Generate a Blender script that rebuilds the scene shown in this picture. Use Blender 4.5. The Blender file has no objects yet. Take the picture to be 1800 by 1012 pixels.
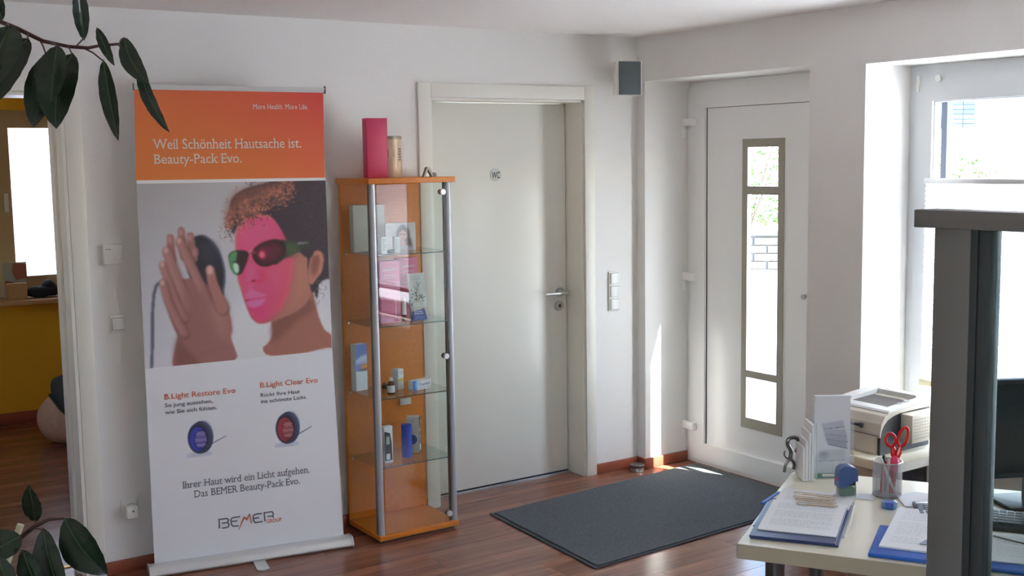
import bpy, bmesh, math, random
import numpy as np
from mathutils import Vector, Matrix
random.seed(7)
C = bpy.context.scene.collection
S = bpy.context.scene
PI = math.pi

# ---------------------------------------------------------------- camera
cd = bpy.data.cameras.new('camera'); cam = bpy.data.objects.new('camera', cd); C.objects.link(cam)
_r = Vector((0.83005526, -0.55747113, -0.01530359)); _u = Vector((0.07472453, 0.08398444, 0.99366134)); _f = Vector((0.55265225, 0.82593738, -0.11136849))
cam.matrix_world = Matrix(((_r.x, _u.x, -_f.x, -4.0478), (_r.y, _u.y, -_f.y, -4.8226), (_r.z, _u.z, -_f.z, 1.6996), (0, 0, 0, 1)))
cd.sensor_width = 36; cd.lens = 2034.76 / 1800 * 36; cd.clip_start = 0.05; cd.clip_end = 200
S.camera = cam
# ---------------------------------------------------------------- light
S.view_settings.view_transform = 'Standard'; S.view_settings.look = 'None'; S.view_settings.gamma = 1
S.view_settings.use_curve_mapping = False
S.view_settings.exposure = 2.65
w = bpy.data.worlds.new('sky'); S.world = w; w.use_nodes = True
nt = w.node_tree; nt.nodes.clear()
sk = nt.nodes.new('ShaderNodeTexSky'); sk.sky_type = 'NISHITA'; sk.sun_disc = False
sk.sun_elevation = math.radians(52); sk.sun_rotation = math.radians(156.5); sk.air_density = 1.3; sk.dust_density = 1.5; sk.ozone_density = 1.3
bg = nt.nodes.new('ShaderNodeBackground'); bg.inputs[1].default_value = 0.36
wo = nt.nodes.new('ShaderNodeOutputWorld')
tn = nt.nodes.new('ShaderNodeMix'); tn.data_type = 'RGBA'; tn.blend_type = 'MULTIPLY'; tn.inputs['Factor'].default_value = 1; tn.inputs['B'].default_value = (1.0, 1.0, 1.05, 1)
nt.links.new(sk.outputs[0], tn.inputs['A']); nt.links.new(tn.outputs['Result'], bg.inputs[0]); nt.links.new(bg.outputs[0], wo.inputs[0])
sl = bpy.data.lights.new('sun', 'SUN'); sun = bpy.data.objects.new('sun', sl); C.objects.link(sun)
sl.energy = 11; sl.angle = math.radians(0.6); sl.color = (1, .985, .96)
sun.rotation_euler = Vector((-.435, 1, -1.4)).to_track_quat('-Z', 'Y').to_euler(); sun.location = (3, -8, 8)
def portal(name, loc, rot, sx, sy):
    l = bpy.data.lights.new(name, 'AREA'); l.shape = 'RECTANGLE'; l.size = sx; l.size_y = sy; l.cycles.is_portal = True
    o = bpy.data.objects.new(name, l); C.objects.link(o); o.location = loc; o.rotation_euler = rot
portal('daylight_portal', (.52, -2.2, 1.27), (0, PI/2, 0), 1.7, 1.5)
portal('daylight_portal', (.52, -4.08, 1.27), (0, PI/2, 0), 1.7, 1.7)
portal('daylight_portal', (.52, -.63, 1.1), (0, PI/2, 0), 2.1, 1.2)
portal('daylight_portal', (-5.52, -5.45, 1.45), (0, -PI/2, 0), 1.1, 1.5)  # serves the added opening in the left wall
portal('daylight_portal', (-4.72, 1.25, 1.55), (0, -PI/2, 0), .7, .5)  # serves the opening added to light the yellow room
portal('daylight_portal', (-2.38, 3.52, 1.45), (-PI/2, 0, 0), .6, 1.2)
S.cycles.max_bounces = 12; S.cycles.diffuse_bounces = 8; S.cycles.transparent_max_bounces = 24; S.cycles.sample_clamp_indirect = 6
S.cycles.caustics_reflective = False; S.cycles.caustics_refractive = False

# ---------------------------------------------------------------- materials
def s2l(c):
    return tuple(((v/255) / 12.92 if v/255 <= .04045 else ((v/255 + .055) / 1.055) ** 2.4) for v in c)
MC = {}
def mat(name, col, rough=.5, metal=0, bump=0, scale=40, var=0, spec=.5, trans=0, coat=0, vcol=False, alpha=1, rnd=0, sheen=0, ior=None):
    if name in MC: return MC[name]
    m = bpy.data.materials.new(name); m.use_nodes = True; n = m.node_tree; p = n.nodes['Principled BSDF']
    p.inputs['Base Color'].default_value = (*col, 1); p.inputs['Roughness'].default_value = rough; p.inputs['Metallic'].default_value = metal
    p.inputs['Specular IOR Level'].default_value = spec; p.inputs['Coat Weight'].default_value = coat
    p.inputs['Transmission Weight'].default_value = trans
    if alpha < 1: p.inputs['Alpha'].default_value = alpha
    if ior: p.inputs['IOR'].default_value = ior
    tc = n.nodes.new('ShaderNodeTexCoord'); nz = n.nodes.new('ShaderNodeTexNoise'); nz.inputs['Scale'].default_value = scale; nz.inputs['Detail'].default_value = 4
    n.links.new(tc.outputs['Object'], nz.inputs['Vector'])
    src = None
    if vcol:
        a = n.nodes.new('ShaderNodeVertexColor'); a.layer_name = 'Col'; src = a.outputs['Color']; n.links.new(src, p.inputs['Base Color'])
    if var or rnd:
        hs = n.nodes.new('ShaderNodeHueSaturation'); 
        if src: n.links.new(src, hs.inputs['Color'])
        else: hs.inputs['Color'].default_value = (*col, 1)
        mr = n.nodes.new('ShaderNodeMapRange'); mr.inputs['To Min'].default_value = 1 - (var or rnd); mr.inputs['To Max'].default_value = 1 + (var or rnd)
        if rnd:
            oi = n.nodes.new('ShaderNodeObjectInfo'); n.links.new(oi.outputs['Random'], mr.inputs['Value'])
        else: n.links.new(nz.outputs['Fac'], mr.inputs['Value'])
        n.links.new(mr.outputs[0], hs.inputs['Value']); n.links.new(hs.outputs[0], p.inputs['Base Color'])
    if bump:
        b = n.nodes.new('ShaderNodeBump'); b.inputs['Strength'].default_value = bump; b.inputs['Distance'].default_value = .002
        n.links.new(nz.outputs['Fac'], b.inputs['Height']); n.links.new(b.outputs[0], p.inputs['Normal'])
    MC[name] = m; return m
WALL = mat('wall_paint', (.81, .795, .765), .75, bump=.55, scale=170, spec=.25)
CEIL = mat('ceiling_paint', (.87, .84, .815), .85, bump=.7, scale=110, spec=.2)
YEL = mat('yellow_paint', (.78, .42, .03), .75, bump=.4, scale=150, spec=.2)
PVC = mat('white_pvc', (.90, .90, .885), .22, bump=.05, scale=20)
WPVC = mat('window_pvc_shaded', (.62, .64, .66), .3, bump=.05, scale=20)  # white PVC darkened so the window frames carry their shade in the colour
LAC = mat('white_lacquer', (.80, .78, .70), .35, bump=.04, scale=10)
DOORM = mat('white_door_leaf', (.78, .77, .70), .3, bump=.05, scale=14)
CHAMP = mat('champagne_trim', (.36, .34, .27), .4)
DARKG = mat('dark_gasket', (.04, .04, .045), .6)
WPLAS = mat('white_plastic', (.78, .77, .72), .35, bump=.03)
ALU = mat('brushed_aluminium', (.62, .62, .64), .32, 1, bump=.12, scale=300)
ALUW = mat('satin_silver', (.72, .72, .70), .38, .6, bump=.05, scale=200)
STEEL = mat('stainless_steel', (.55, .54, .52), .28, 1, bump=.05)
DSTEEL = mat('dark_metal', (.15, .145, .14), .35, .8, bump=.1)
GREYM = mat('grey_lacquer', (.165, .16, .15), .45, .1, bump=.08, scale=200)
GREYM2 = mat('dark_grey_profile', (.05, .058, .06), .4, .2, bump=.05)
ORG = mat('orange_beech', (.66, .20, .022), .42, bump=.15, scale=60, var=.18)
PAPER = mat('paper_white', (.80, .80, .79), .7, bump=.05)
BANNER = mat('banner_white', (.90, .90, .92), .55, bump=.03)
DESK = mat('desk_laminate', (.76, .70, .53), .28, bump=.03, scale=80)
DESKE = mat('desk_edge', (.50, .43, .30), .4)
BEIGE = mat('printer_beige', (.60, .56, .47), .42, bump=.06)
DGREY = mat('charcoal_plastic', (.05, .055, .06), .42, bump=.06)
BLACK = mat('black_plastic', (.012, .012, .014), .4, bump=.05)
NAVY = mat('navy_card', (.015, .025, .12), .35, bump=.08)
BLUE = mat('blue_plastic', (.02, .13, .55), .3, bump=.03)
RED = mat('red_plastic', (.65, .008, .012), .25)
PINKP = mat('hot_pink_plastic', (.85, .03, .12), .35)
STAMPB = mat('stamp_blue', (.06, .11, .28), .25)
GOLD = mat('brassy_wire', (.62, .48, .30), .3, .9, bump=.05)
PINK = mat('pink_card', (.62, .045, .13), .45, bump=.03)
LPINK = mat('light_pink_card', (.72, .16, .30), .4, bump=.03)
TINC = mat('beige_tin', (.60, .47, .33), .35, .2, var=.35, scale=9)
BROWNG = mat('amber_glass_bottle', (.06, .015, .005), .12)
GREYC = mat('grey_card', (.62, .60, .54), .5, bump=.03)
ROLLB = mat('blue_bandage', (.015, .07, .50), .8, bump=1, scale=120)
INK = mat('dark_ink', (.05, .055, .07), .6)
INKG = mat('grey_ink', (.13, .14, .16), .6)
INKL = mat('pale_ink', (.42, .43, .47), .6)
INKO = mat('orange_ink', (.66, .13, .05), .6)
INKW = mat('white_ink', (.80, .76, .70), .6)
INKB = mat('blue_ink', (.03, .06, .35), .5)
VC = mat('colour_print', (.5, .5, .5), .5, vcol=True)
SACK = mat('beige_sack', (.62, .40, .26), .85, bump=.8, scale=22, var=.2)
GCLOTH = mat('grey_cloth', (.055, .06, .05), .9, bump=.6, scale=30)
DCLOTH = mat('dark_cloth', (.012, .014, .018), .9, bump=.6, scale=30)
WOODSILL = mat('wood_sill', (.45, .24, .10), .5, bump=.1)
TANF = mat('tan_frame', (.50, .38, .20), .45)
LEAF = mat('rubber_leaf', (.014, .030, .014), .26, bump=.25, scale=14, var=.45, coat=.25)
LEAFR = mat('midrib', (.05, .085, .035), .4)
TWIG = mat('red_brown_twig', (.085, .035, .03), .6, bump=.3)
STAKE = mat('pale_stake', (.62, .58, .38), .6)
POT = mat('terracotta', (.42, .16, .08), .7, bump=.2)
SOIL = mat('soil', (.03, .02, .012), .95, bump=1, scale=60)
GRILLE = mat('speaker_grille', (.13, .16, .165), .7, bump=.9, scale=600)
CONC = mat('pale_paving', (.56, .56, .56), .9, bump=.4, scale=3, var=.1)
RENDER = mat('white_render', (.80, .79, .76), .9, bump=.3)
SLATE = mat('blue_grey_slate', (.05, .072, .105), .9, spec=.1, rnd=.2)
STONE = mat('pale_stone', (.30, .29, .27), .85, rnd=.15)
BUSH = mat('bush_leaf', (.09, .155, .035), .6, var=.4, scale=8)
BLUEG = mat('blue_grey_rail', (.018, .026, .045), .4)
BRASS = mat('brass', (.6, .38, .1), .35, 1)
ARED = mat('dark_red', (.25, .01, .02), .3)

def glassmat(name, tint=(.97, .985, .98), rough=0.0, spec=1.45, haze=0):
    m = bpy.data.materials.new(name); m.use_nodes = True; n = m.node_tree; n.nodes.clear()
    o = n.nodes.new('ShaderNodeOutputMaterial'); mx = n.nodes.new('ShaderNodeMixShader'); fr = n.nodes.new('ShaderNodeFresnel'); fr.inputs[0].default_value = spec
    t = n.nodes.new('ShaderNodeBsdfTransparent'); t.inputs[0].default_value = (*tint, 1)
    g = n.nodes.new('ShaderNodeBsdfGlossy'); g.inputs['Roughness'].default_value = rough
    ge = n.nodes.new('ShaderNodeNewGeometry'); iv = n.nodes.new('ShaderNodeMath'); iv.operation = 'SUBTRACT'; iv.inputs[0].default_value = 1; n.links.new(ge.outputs['Backfacing'], iv.inputs[1])
    ml = n.nodes.new('ShaderNodeMath'); ml.operation = 'MULTIPLY'; n.links.new(fr.outputs[0], ml.inputs[0]); n.links.new(iv.outputs[0], ml.inputs[1])
    n.links.new(ml.outputs[0], mx.inputs[0]); n.links.new(t.outputs[0], mx.inputs[1]); n.links.new(g.outputs[0], mx.inputs[2])
    last = mx
    if haze:
        d = n.nodes.new('ShaderNodeBsdfDiffuse'); d.inputs[0].default_value = (.8, .82, .82, 1); m2 = n.nodes.new('ShaderNodeMixShader'); m2.inputs[0].default_value = haze
        n.links.new(mx.outputs[0], m2.inputs[1]); n.links.new(d.outputs[0], m2.inputs[2]); last = m2
    n.links.new(last.outputs[0], o.inputs[0]); return m
GLASS = glassmat('clear_glass'); CABG = glassmat('cabinet_glass', (.95, .975, .965), spec=1.62); GGLASS = glassmat('greenish_partition_glass', (.78, .84, .83))
ACRYL = glassmat('clear_acrylic', (.93, .95, .96), .02, 1.5, .16); BLUEGL = glassmat('blue_clear_plastic', (.38, .66, .93), .03, 1.6, .06)
STG = glassmat('stamp_clear_base', (.45, .60, .52), .05, 1.5, .12); SHELFG = glassmat('shelf_glass', (.90, .95, .93))
def blindmat():
    m = bpy.data.materials.new('pleated_blind'); m.use_nodes = True; n = m.node_tree; n.nodes.clear()
    o = n.nodes.new('ShaderNodeOutputMaterial'); mx = n.nodes.new('ShaderNodeMixShader'); mx.inputs[0].default_value = .5
    d = n.nodes.new('ShaderNodeBsdfDiffuse'); d.inputs[0].default_value = (.85, .85, .87, 1); t = n.nodes.new('ShaderNodeBsdfTranslucent'); t.inputs[0].default_value = (.85, .85, .88, 1)
    nz = n.nodes.new('ShaderNodeTexNoise'); nz.inputs['Scale'].default_value = 300; b = n.nodes.new('ShaderNodeBump'); b.inputs['Strength'].default_value = .1
    n.links.new(nz.outputs['Fac'], b.inputs['Height']); n.links.new(b.outputs[0], d.inputs['Normal'])
    n.links.new(d.outputs[0], mx.inputs[1]); n.links.new(t.outputs[0], mx.inputs[2]); n.links.new(mx.outputs[0], o.inputs[0]); return m
BLIND = blindmat()
def floormat(name, c1, c2, c3, rough=.23):
    m = bpy.data.materials.new(name); m.use_nodes = True; n = m.node_tree; p = n.nodes['Principled BSDF']
    tc = n.nodes.new('ShaderNodeTexCoord'); oi = n.nodes.new('ShaderNodeObjectInfo')
    mp = n.nodes.new('ShaderNodeMapping'); mp.inputs['Scale'].default_value = (1.3, 22, 1)
    cb = n.nodes.new('ShaderNodeCombineXYZ'); mu = n.nodes.new('ShaderNodeMath'); mu.operation = 'MULTIPLY'; mu.inputs[1].default_value = 40
    n.links.new(oi.outputs['Random'], mu.inputs[0]); n.links.new(mu.outputs[0], cb.inputs[0]); n.links.new(mu.outputs[0], cb.inputs[1])
    n.links.new(tc.outputs['Object'], mp.inputs['Vector']); n.links.new(cb.outputs[0], mp.inputs['Location'])
    nz = n.nodes.new('ShaderNodeTexNoise'); nz.inputs['Scale'].default_value = 1.6; nz.inputs['Detail'].default_value = 6; nz.inputs['Distortion'].default_value = .6
    n.links.new(mp.outputs[0], nz.inputs['Vector'])
    # printed strips within each board: three staggered staves
    br = n.nodes.new('ShaderNodeTexBrick'); br.inputs['Scale'].default_value = 1; br.inputs['Brick Width'].default_value = .42; br.inputs['Row Height'].default_value = .0645
    br.inputs['Mortar Size'].default_value = .0006; br.inputs['Color1'].default_value = (.25, .25, .25, 1); br.inputs['Color2'].default_value = (.75, .75, .75, 1); br.inputs['Mortar'].default_value = (.1, .1, .1, 1); br.offset = .37
    n.links.new(tc.outputs['Object'], br.inputs['Vector'])
    ad = n.nodes.new('ShaderNodeMix'); ad.data_type = 'RGBA'; ad.inputs['Factor'].default_value = .38
    n.links.new(nz.outputs['Fac'], ad.inputs['A']); n.links.new(br.outputs['Color'], ad.inputs['B'])
    cr = n.nodes.new('ShaderNodeValToRGB'); e = cr.color_ramp.elements; e[0].position = .3; e[0].color = (*c1, 1); e[1].position = .7; e[1].color = (*c3, 1)
    k = cr.color_ramp.elements.new(.5); k.color = (*c2, 1)
    n.links.new(ad.outputs['Result'], cr.inputs[0]); n.links.new(cr.outputs[0], p.inputs['Base Color'])
    p.inputs['Roughness'].default_value = rough
    b = n.nodes.new('ShaderNodeBump'); b.inputs['Strength'].default_value = .08; b.inputs['Distance'].default_value = .001
    n.links.new(nz.outputs['Fac'], b.inputs['Height']); n.links.new(b.outputs[0], p.inputs['Normal'])
    return m
PLANK = floormat('reddish_laminate', (.15, .055, .034), (.25, .098, .058), (.34, .145, .085))
BASEB = mat('reddish_skirting', (.30, .085, .048), .35, bump=.1, scale=20, var=.2)
def carpetmat():
    m = mat('grey_carpet', (.125, .135, .14), .95, spec=.1, var=.75, scale=170); n = m.node_tree; p = n.nodes['Principled BSDF']
    nz = n.nodes.new('ShaderNodeTexNoise'); nz.inputs['Scale'].default_value = 500; b = n.nodes.new('ShaderNodeBump'); b.inputs['Strength'].default_value = 1; b.inputs['Distance'].default_value = .003
    n.links.new(nz.outputs['Fac'], b.inputs['Height']); n.links.new(b.outputs[0], p.inputs['Normal']); return m
CARPET = carpetmat(); RUBBER = mat('mat_rubber_rim', (.05, .055, .06), .6)
def meshmat():
    m = bpy.data.materials.new('perforated_metal'); m.use_nodes = True; n = m.node_tree; p = n.nodes['Principled BSDF']; o = n.nodes['Material Output']
    p.inputs['Base Color'].default_value = (.38, .36, .37, 1); p.inputs['Metallic'].default_value = .5; p.inputs['Roughness'].default_value = .4
    tc = n.nodes.new('ShaderNodeTexCoord'); v = n.nodes.new('ShaderNodeTexVoronoi'); v.inputs['Scale'].default_value = 420; v.inputs['Randomness'].default_value = 0
    mt = n.nodes.new('ShaderNodeMath'); mt.operation = 'LESS_THAN'; mt.inputs[1].default_value = .46
    t = n.nodes.new('ShaderNodeBsdfTransparent'); mx = n.nodes.new('ShaderNodeMixShader')
    n.links.new(tc.outputs['Object'], v.inputs['Vector']); n.links.new(v.outputs['Distance'], mt.inputs[0]); n.links.new(mt.outputs[0], mx.inputs[0])
    n.links.new(p.outputs[0], mx.inputs[1]); n.links.new(t.outputs[0], mx.inputs[2]); n.links.new(mx.outputs[0], o.inputs[0]); return m
MESHM = meshmat()

# ---------------------------------------------------------------- builders
def link(name, me, m, parent=None, loc=(0, 0, 0), rotz=0, kind=None, label=None):
    o = bpy.data.objects.new(name, me); C.objects.link(o)
    if m is not None and not me.materials: me.materials.append(m)
    o.location = loc; o.rotation_euler = (0, 0, rotz)
    if parent: o.parent = parent
    if kind: o['kind'] = kind
    if label: o['label'] = label
    return o
def tag(o, label, cat, group=None):
    o['label'] = label; o['category'] = cat
    if group: o['group'] = group
    return o
def thing(name, label, cat, loc=(0, 0, 0), rotz=0, group=None):
    o = bpy.data.objects.new(name, None); C.objects.link(o); o.empty_display_size = .05
    o.location = loc; o.rotation_euler = (0, 0, rotz); return tag(o, label, cat, group)
class MB:
    def __init__(s): s.b = bmesh.new()
    def box(s, a, c, bev=0):
        a, c = [min(p, q) for p, q in zip(a, c)], [max(p, q) for p, q in zip(a, c)]
        r = bmesh.ops.create_cube(s.b, size=1, matrix=Matrix.Translation([(p+q)/2 for p, q in zip(a, c)]) @ Matrix.Diagonal([q-p for p, q in zip(a, c)] + [1]))
        if bev:
            es = list({e for v in r['verts'] for e in v.link_edges}); bmesh.ops.bevel(s.b, geom=es, offset=bev, segments=2, affect='EDGES', profile=.5)
        return s
    def prism(s, pts, z0, z1, ax=2):
        def V(p, z): return {2: (p[0], p[1], z), 1: (p[0], z, p[1]), 0: (z, p[0], p[1])}[ax]
        a = [s.b.verts.new(V(p, z0)) for p in pts]; c = [s.b.verts.new(V(p, z1)) for p in pts]; n = len(pts)
        s.b.faces.new(a); s.b.faces.new(c[::-1])
        for i in range(n): s.b.faces.new((a[i], c[i], c[(i+1) % n], a[(i+1) % n]))
        return s
    def cyl(s, p0, p1, r, r2=None, seg=20, caps=True):
        p0, p1 = Vector(p0), Vector(p1); d = p1-p0; q = d.to_track_quat('Z', 'Y').to_matrix().to_4x4()
        bmesh.ops.create_cone(s.b, cap_ends=caps, segments=seg, radius1=r, radius2=r if r2 is None else r2, depth=d.length, matrix=Matrix.Translation((p0+p1)/2) @ q); return s
    def sph(s, c, r, sc=(1, 1, 1), u=16, v=10):
        bmesh.ops.create_uvsphere(s.b, u_segments=u, v_segments=v, radius=r, matrix=Matrix.Translation(c) @ Matrix.Diagonal((*sc, 1))); return s
    def tube(s, pts, r, seg=8, closed=False):
        pts = [Vector(p) for p in pts]; n = len(pts); rings = []; R = r if isinstance(r, (list, tuple)) else [r]*n
        ref = None
        for i, p in enumerate(pts):
            if closed: t = pts[(i+1) % n]-pts[i-1]
            else: t = pts[min(i+1, n-1)]-pts[max(i-1, 0)]
            t.normalize()
            if ref is None: ref = t.orthogonal().normalized()
            ref = (ref - t*ref.dot(t)).normalized(); bi = t.cross(ref)
            rings.append([s.b.verts.new(p + (ref*math.cos(2*PI*k/seg) + bi*math.sin(2*PI*k/seg))*R[i]) for k in range(seg)])
        for i in range(n if closed else n-1):
            a, c = rings[i], rings[(i+1) % n]
            for k in range(seg): s.b.faces.new((a[k], a[(k+1) % seg], c[(k+1) % seg], c[k]))
        if not closed: s.b.faces.new(rings[0][::-1]); s.b.faces.new(rings[-1])
        return s
    def lathe(s, prof, c=(0, 0, 0), seg=24):
        rings = []
        for r, z in prof: rings.append([s.b.verts.new((c[0]+r*math.cos(2*PI*k/seg), c[1]+r*math.sin(2*PI*k/seg), c[2]+z)) for k in range(seg)] if r > 1e-6 else [s.b.verts.new((c[0], c[1], c[2]+z))])
        for a, d in zip(rings, rings[1:]):
            for k in range(seg):
                k2 = (k+1) % seg
                if len(a) == 1 and len(d) == 1: continue
                if len(a) == 1: s.b.faces.new((a[0], d[k2], d[k]))
                elif len(d) == 1: s.b.faces.new((a[k], a[k2], d[0]))
                else: s.b.faces.new((a[k], a[k2], d[k2], d[k]))
        return s
    def quad(s, *vs): s.b.faces.new([s.b.verts.new(v) for v in vs]); return s
    def mesh(s, name, smooth=False, ang=40):
        bmesh.ops.recalc_face_normals(s.b, faces=s.b.faces[:]); me = bpy.data.meshes.new(name); s.b.to_mesh(me); s.b.free()
        if smooth:
            me.polygons.foreach_set('use_smooth', [True]*len(me.polygons))
            try: me.set_sharp_from_angle(angle=math.radians(ang))
            except Exception: pass
        return me
    def obj(s, name, m, parent=None, smooth=False, **k): return link(name, s.mesh(name, smooth), m, parent, **k)
def bx(name, a, c, m, parent=None, bev=0, **k): return MB().box(a, c, bev).obj(name, m, parent, smooth=bool(bev), **k)

# text -> flat mesh. Everything printed lies in the local XZ plane facing -Y
def _txtmesh(t, off=0, size=1):
    cu = bpy.data.curves.new('t', 'FONT'); cu.body = t; cu.size = size; cu.offset = off; cu.resolution_u = 3
    o = bpy.data.objects.new('t', cu); C.objects.link(o); bpy.context.view_layer.update()
    me = bpy.data.meshes.new_from_object(o.evaluated_get(bpy.context.evaluated_depsgraph_get())); bpy.data.objects.remove(o); bpy.data.curves.remove(cu)
    return me
_adv = {}
def _bounds(me):
    if not len(me.vertices): return (0, 0, 0, 0)
    a = np.zeros(len(me.vertices)*3); me.vertices.foreach_get('co', a); a = a.reshape(-1, 3); return (a[:, 0].min(), a[:, 0].max(), a[:, 1].min(), a[:, 1].max())
def adv(c):
    if c not in _adv: _adv[c] = _bounds(_txtmesh('H'+c+'H'))[1] - _bounds(_txtmesh('HH'))[1]
    return _adv[c]
CAPH = _bounds(_txtmesh('H'))[3]; XH = _bounds(_txtmesh('x'))[3]; ASC = _bounds(_txtmesh('l'))[3]
SERIF = {'W': 'LaRa', 'h': 'LcLbRb', 'n': 'LxLbRb', 'i': 'LxCb', 'H': 'LaRaLbRb', 'a': 'Rb', 'u': 'LxRxRb', 'B': 'LaLb', 'y': 'LxRx', 'P': 'LaLb', 'k': 'LcLbRbRx', 'E': 'LaLbEaEb', 'v': 'LxRx', 'M': 'LaRaLbRb',
         'r': 'LxLb', 'L': 'LaLbEb', 'f': 'Fb', 'I': 'LaLb', 'd': 'DcRb', 'w': 'LxRx', 'l': 'LcCb', 'D': 'LaLb', 'R': 'LaLbRb', 't': '', 'p': 'LxLb'}
def text(parent, body, u0, u1, z, cap, m, name='lettering', serif=False, bold=0, y=-.0022, fit=True, loc=(0, 0), ry=0):
    me = _txtmesh(body, bold); b = _bounds(me); k = cap/CAPH; kx = (u1-u0)/(b[1]-b[0]) if fit else k
    bm = bmesh.new(); bm.from_mesh(me); bpy.data.meshes.remove(me)
    if serif:
        x = 0.0
        for c in body:
            if c in SERIF:
                g = _bounds(_txtmesh(c)); sp = SERIF[c]; st = .045
                for i in range(0, len(sp), 2):
                    lv = {'b': 0, 'x': XH, 'a': CAPH, 'c': ASC}[sp[i+1]]
                    cx = {'L': g[0]+st, 'R': g[1]-st, 'C': (g[0]+g[1])/2, 'D': g[1]-st, 'E': g[1]-.02, 'F': g[0]+.12}[sp[i]]
                    hw = .10 if sp[i] != 'E' else .025; th = .055 if sp[i] != 'E' else .13
                    if sp[i+1] in 'xc' and c not in 'vwyk': hw2 = .02
                    else: hw2 = hw
                    y0, y1 = (lv, lv+th) if lv == 0 else (lv-th, lv)
                    vs = [bm.verts.new((x+cx-hw, y0, .0005)), bm.verts.new((x+cx+hw2, y0, .0005)), bm.verts.new((x+cx+hw2, y1, .0005)), bm.verts.new((x+cx-hw, y1, .0005))]
                    bm.faces.new(vs)
            x += adv(c)
    for v in bm.verts: v.co = Vector((u0 + (v.co.x-b[0])*kx, y - v.co.z*.5, z + v.co.y*k))
    o2 = bpy.data.meshes.new(name); bm.to_mesh(o2); bm.free()
    return link(name, o2, m, parent)
def flat(pts, y): # polygon in XZ plane
    return [(p[0], y, p[1]) for p in pts]
def poly(parent, pts, m, y=-.0022, name='printed_shape'):
    b = MB(); b.quad(*flat(pts, y)); return b.obj(name, m, parent)
def ribbon(mb, pts, w, y=-.0022):
    pts = [Vector((p[0], p[1])) for p in pts]; L = []; R = []; W = w if isinstance(w, list) else [w]*len(pts)
    for i, p in enumerate(pts):
        d1 = (pts[i]-pts[i-1]).normalized() if i else None; d2 = (pts[i+1]-pts[i]).normalized() if i < len(pts)-1 else None
        d = ((d1 or d2)+(d2 or d1)).normalized(); n = Vector((-d.y, d.x)); sc = 1/max(.5, abs(n.dot(Vector((-(d1 or d2).y, (d1 or d2).x)))))
        L.append(p+n*W[i]/2*sc); R.append(p-n*W[i]/2*sc)
    for i in range(len(pts)-1): mb.quad(*flat([L[i], L[i+1], R[i+1], R[i]], y))
def lines(parent, x0, x1, z0, dz, n, m, th=.0012, y=-.001, name='printed_lines', seed=1):
    rr = random.Random(seed); b = MB()
    for i in range(n):
        x = x0; xe = x1 if i % 4 != 3 else x0+(x1-x0)*rr.uniform(.4, .8)
        while x < xe:
            wd = min(rr.uniform(.006, .018), xe-x); b.quad(*flat([(x, z0-i*dz), (x+wd, z0-i*dz), (x+wd, z0-i*dz+th), (x, z0-i*dz+th)], y)); x += wd+.0025
    o = b.obj(name, m, parent); o['kind'] = 'stuff'; return o

# colour prints painted with numpy, laid on a grid of small quads
class Paint:
    clip = None
    def __init__(s, W, H, bgc): s.W, s.H = W, H; s.a = np.zeros((H, W, 3)); s.a[:] = bgc; s.Y, s.X = np.mgrid[0:H, 0:W].astype(float); s.X += .5; s.Y += .5
    def blur(s, m, r):
        r = int(round(r))
        for _ in range(2 if r > 0 else 0):
            for ax in (0, 1):
                c = np.cumsum(np.pad(m, [(r+1, r) if i == ax else (0, 0) for i in range(2)], mode='edge'), axis=ax)
                m = (c[2*r+1:, :]-c[:-2*r-1, :])/(2*r+1) if ax == 0 else (c[:, 2*r+1:]-c[:, :-2*r-1])/(2*r+1)
        return m
    def mask(s, pts):
        m = np.zeros((s.H, s.W), bool); n = len(pts)
        for i in range(n):
            (x1, y1), (x2, y2) = pts[i], pts[(i+1) % n]
            if y1 == y2: continue
            c = ((y1 > s.Y) != (y2 > s.Y)) & (s.X < (x2-x1)*(s.Y-y1)/(y2-y1)+x1); m ^= c
        return m.astype(float)
    def put(s, m, col, soft=0, al=1):
        m = s.blur(m, soft)*al
        if s.clip is not None: m = m*s.clip
        s.a = s.a*(1-m[..., None]) + np.array(col)*m[..., None]
    def spl(s, p, n=6):
        o = []; N = len(p)
        for i in range(N):
            a, b, c, d = [np.array(p[(i+k-1) % N], float) for k in range(4)]
            for t in np.linspace(0, 1, n, endpoint=False): o.append(tuple(.5*((2*b)+(c-a)*t+(2*a-5*b+4*c-d)*t*t+(3*b-a-3*c+d)*t**3)))
        return o
    def P(s, p, col, soft=1, al=1, k=1, curve=True):
        p = [(x*k, y*k) for x, y in p]; s.put(s.mask(s.spl(p) if curve else p), col, soft, al)
    def E(s, cx, cy, rx, ry, col, soft=1, al=1, k=1, rot=0):
        c, n = math.cos(rot), math.sin(rot); dx, dy = s.X-cx*k, s.Y-cy*k
        s.put((((dx*c+dy*n)/(rx*k))**2+((-dx*n+dy*c)/(ry*k))**2 < 1).astype(float), col, soft, al)
    def L(s, p, w0, w1, col, soft=1, al=1, k=1):
        m = np.zeros((s.H, s.W), bool); p = [(x*k, y*k) for x, y in p]; n = len(p)-1
        for i in range(n):
            (x1, y1), (x2, y2) = p[i], p[i+1]; wa, wb = [(w0+(w1-w0)*t)*k/2 for t in (i/n, (i+1)/n)]
            dx, dy = x2-x1, y2-y1; q = dx*dx+dy*dy+1e-9; t = np.clip(((s.X-x1)*dx+(s.Y-y1)*dy)/q, 0, 1)
            m |= (s.X-x1-t*dx)**2+(s.Y-y1-t*dy)**2 < (wa+(wb-wa)*t)**2
        s.put(m.astype(float), col, soft, al)
def D2A(a, K=2.3): # the tones of a print seen in room light -> ink reflectance
    a = a/255.0; l = np.where(a <= .04045, a/12.92, ((a+.055)/1.055)**2.4); return np.clip(l*K, .004, .85)
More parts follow.
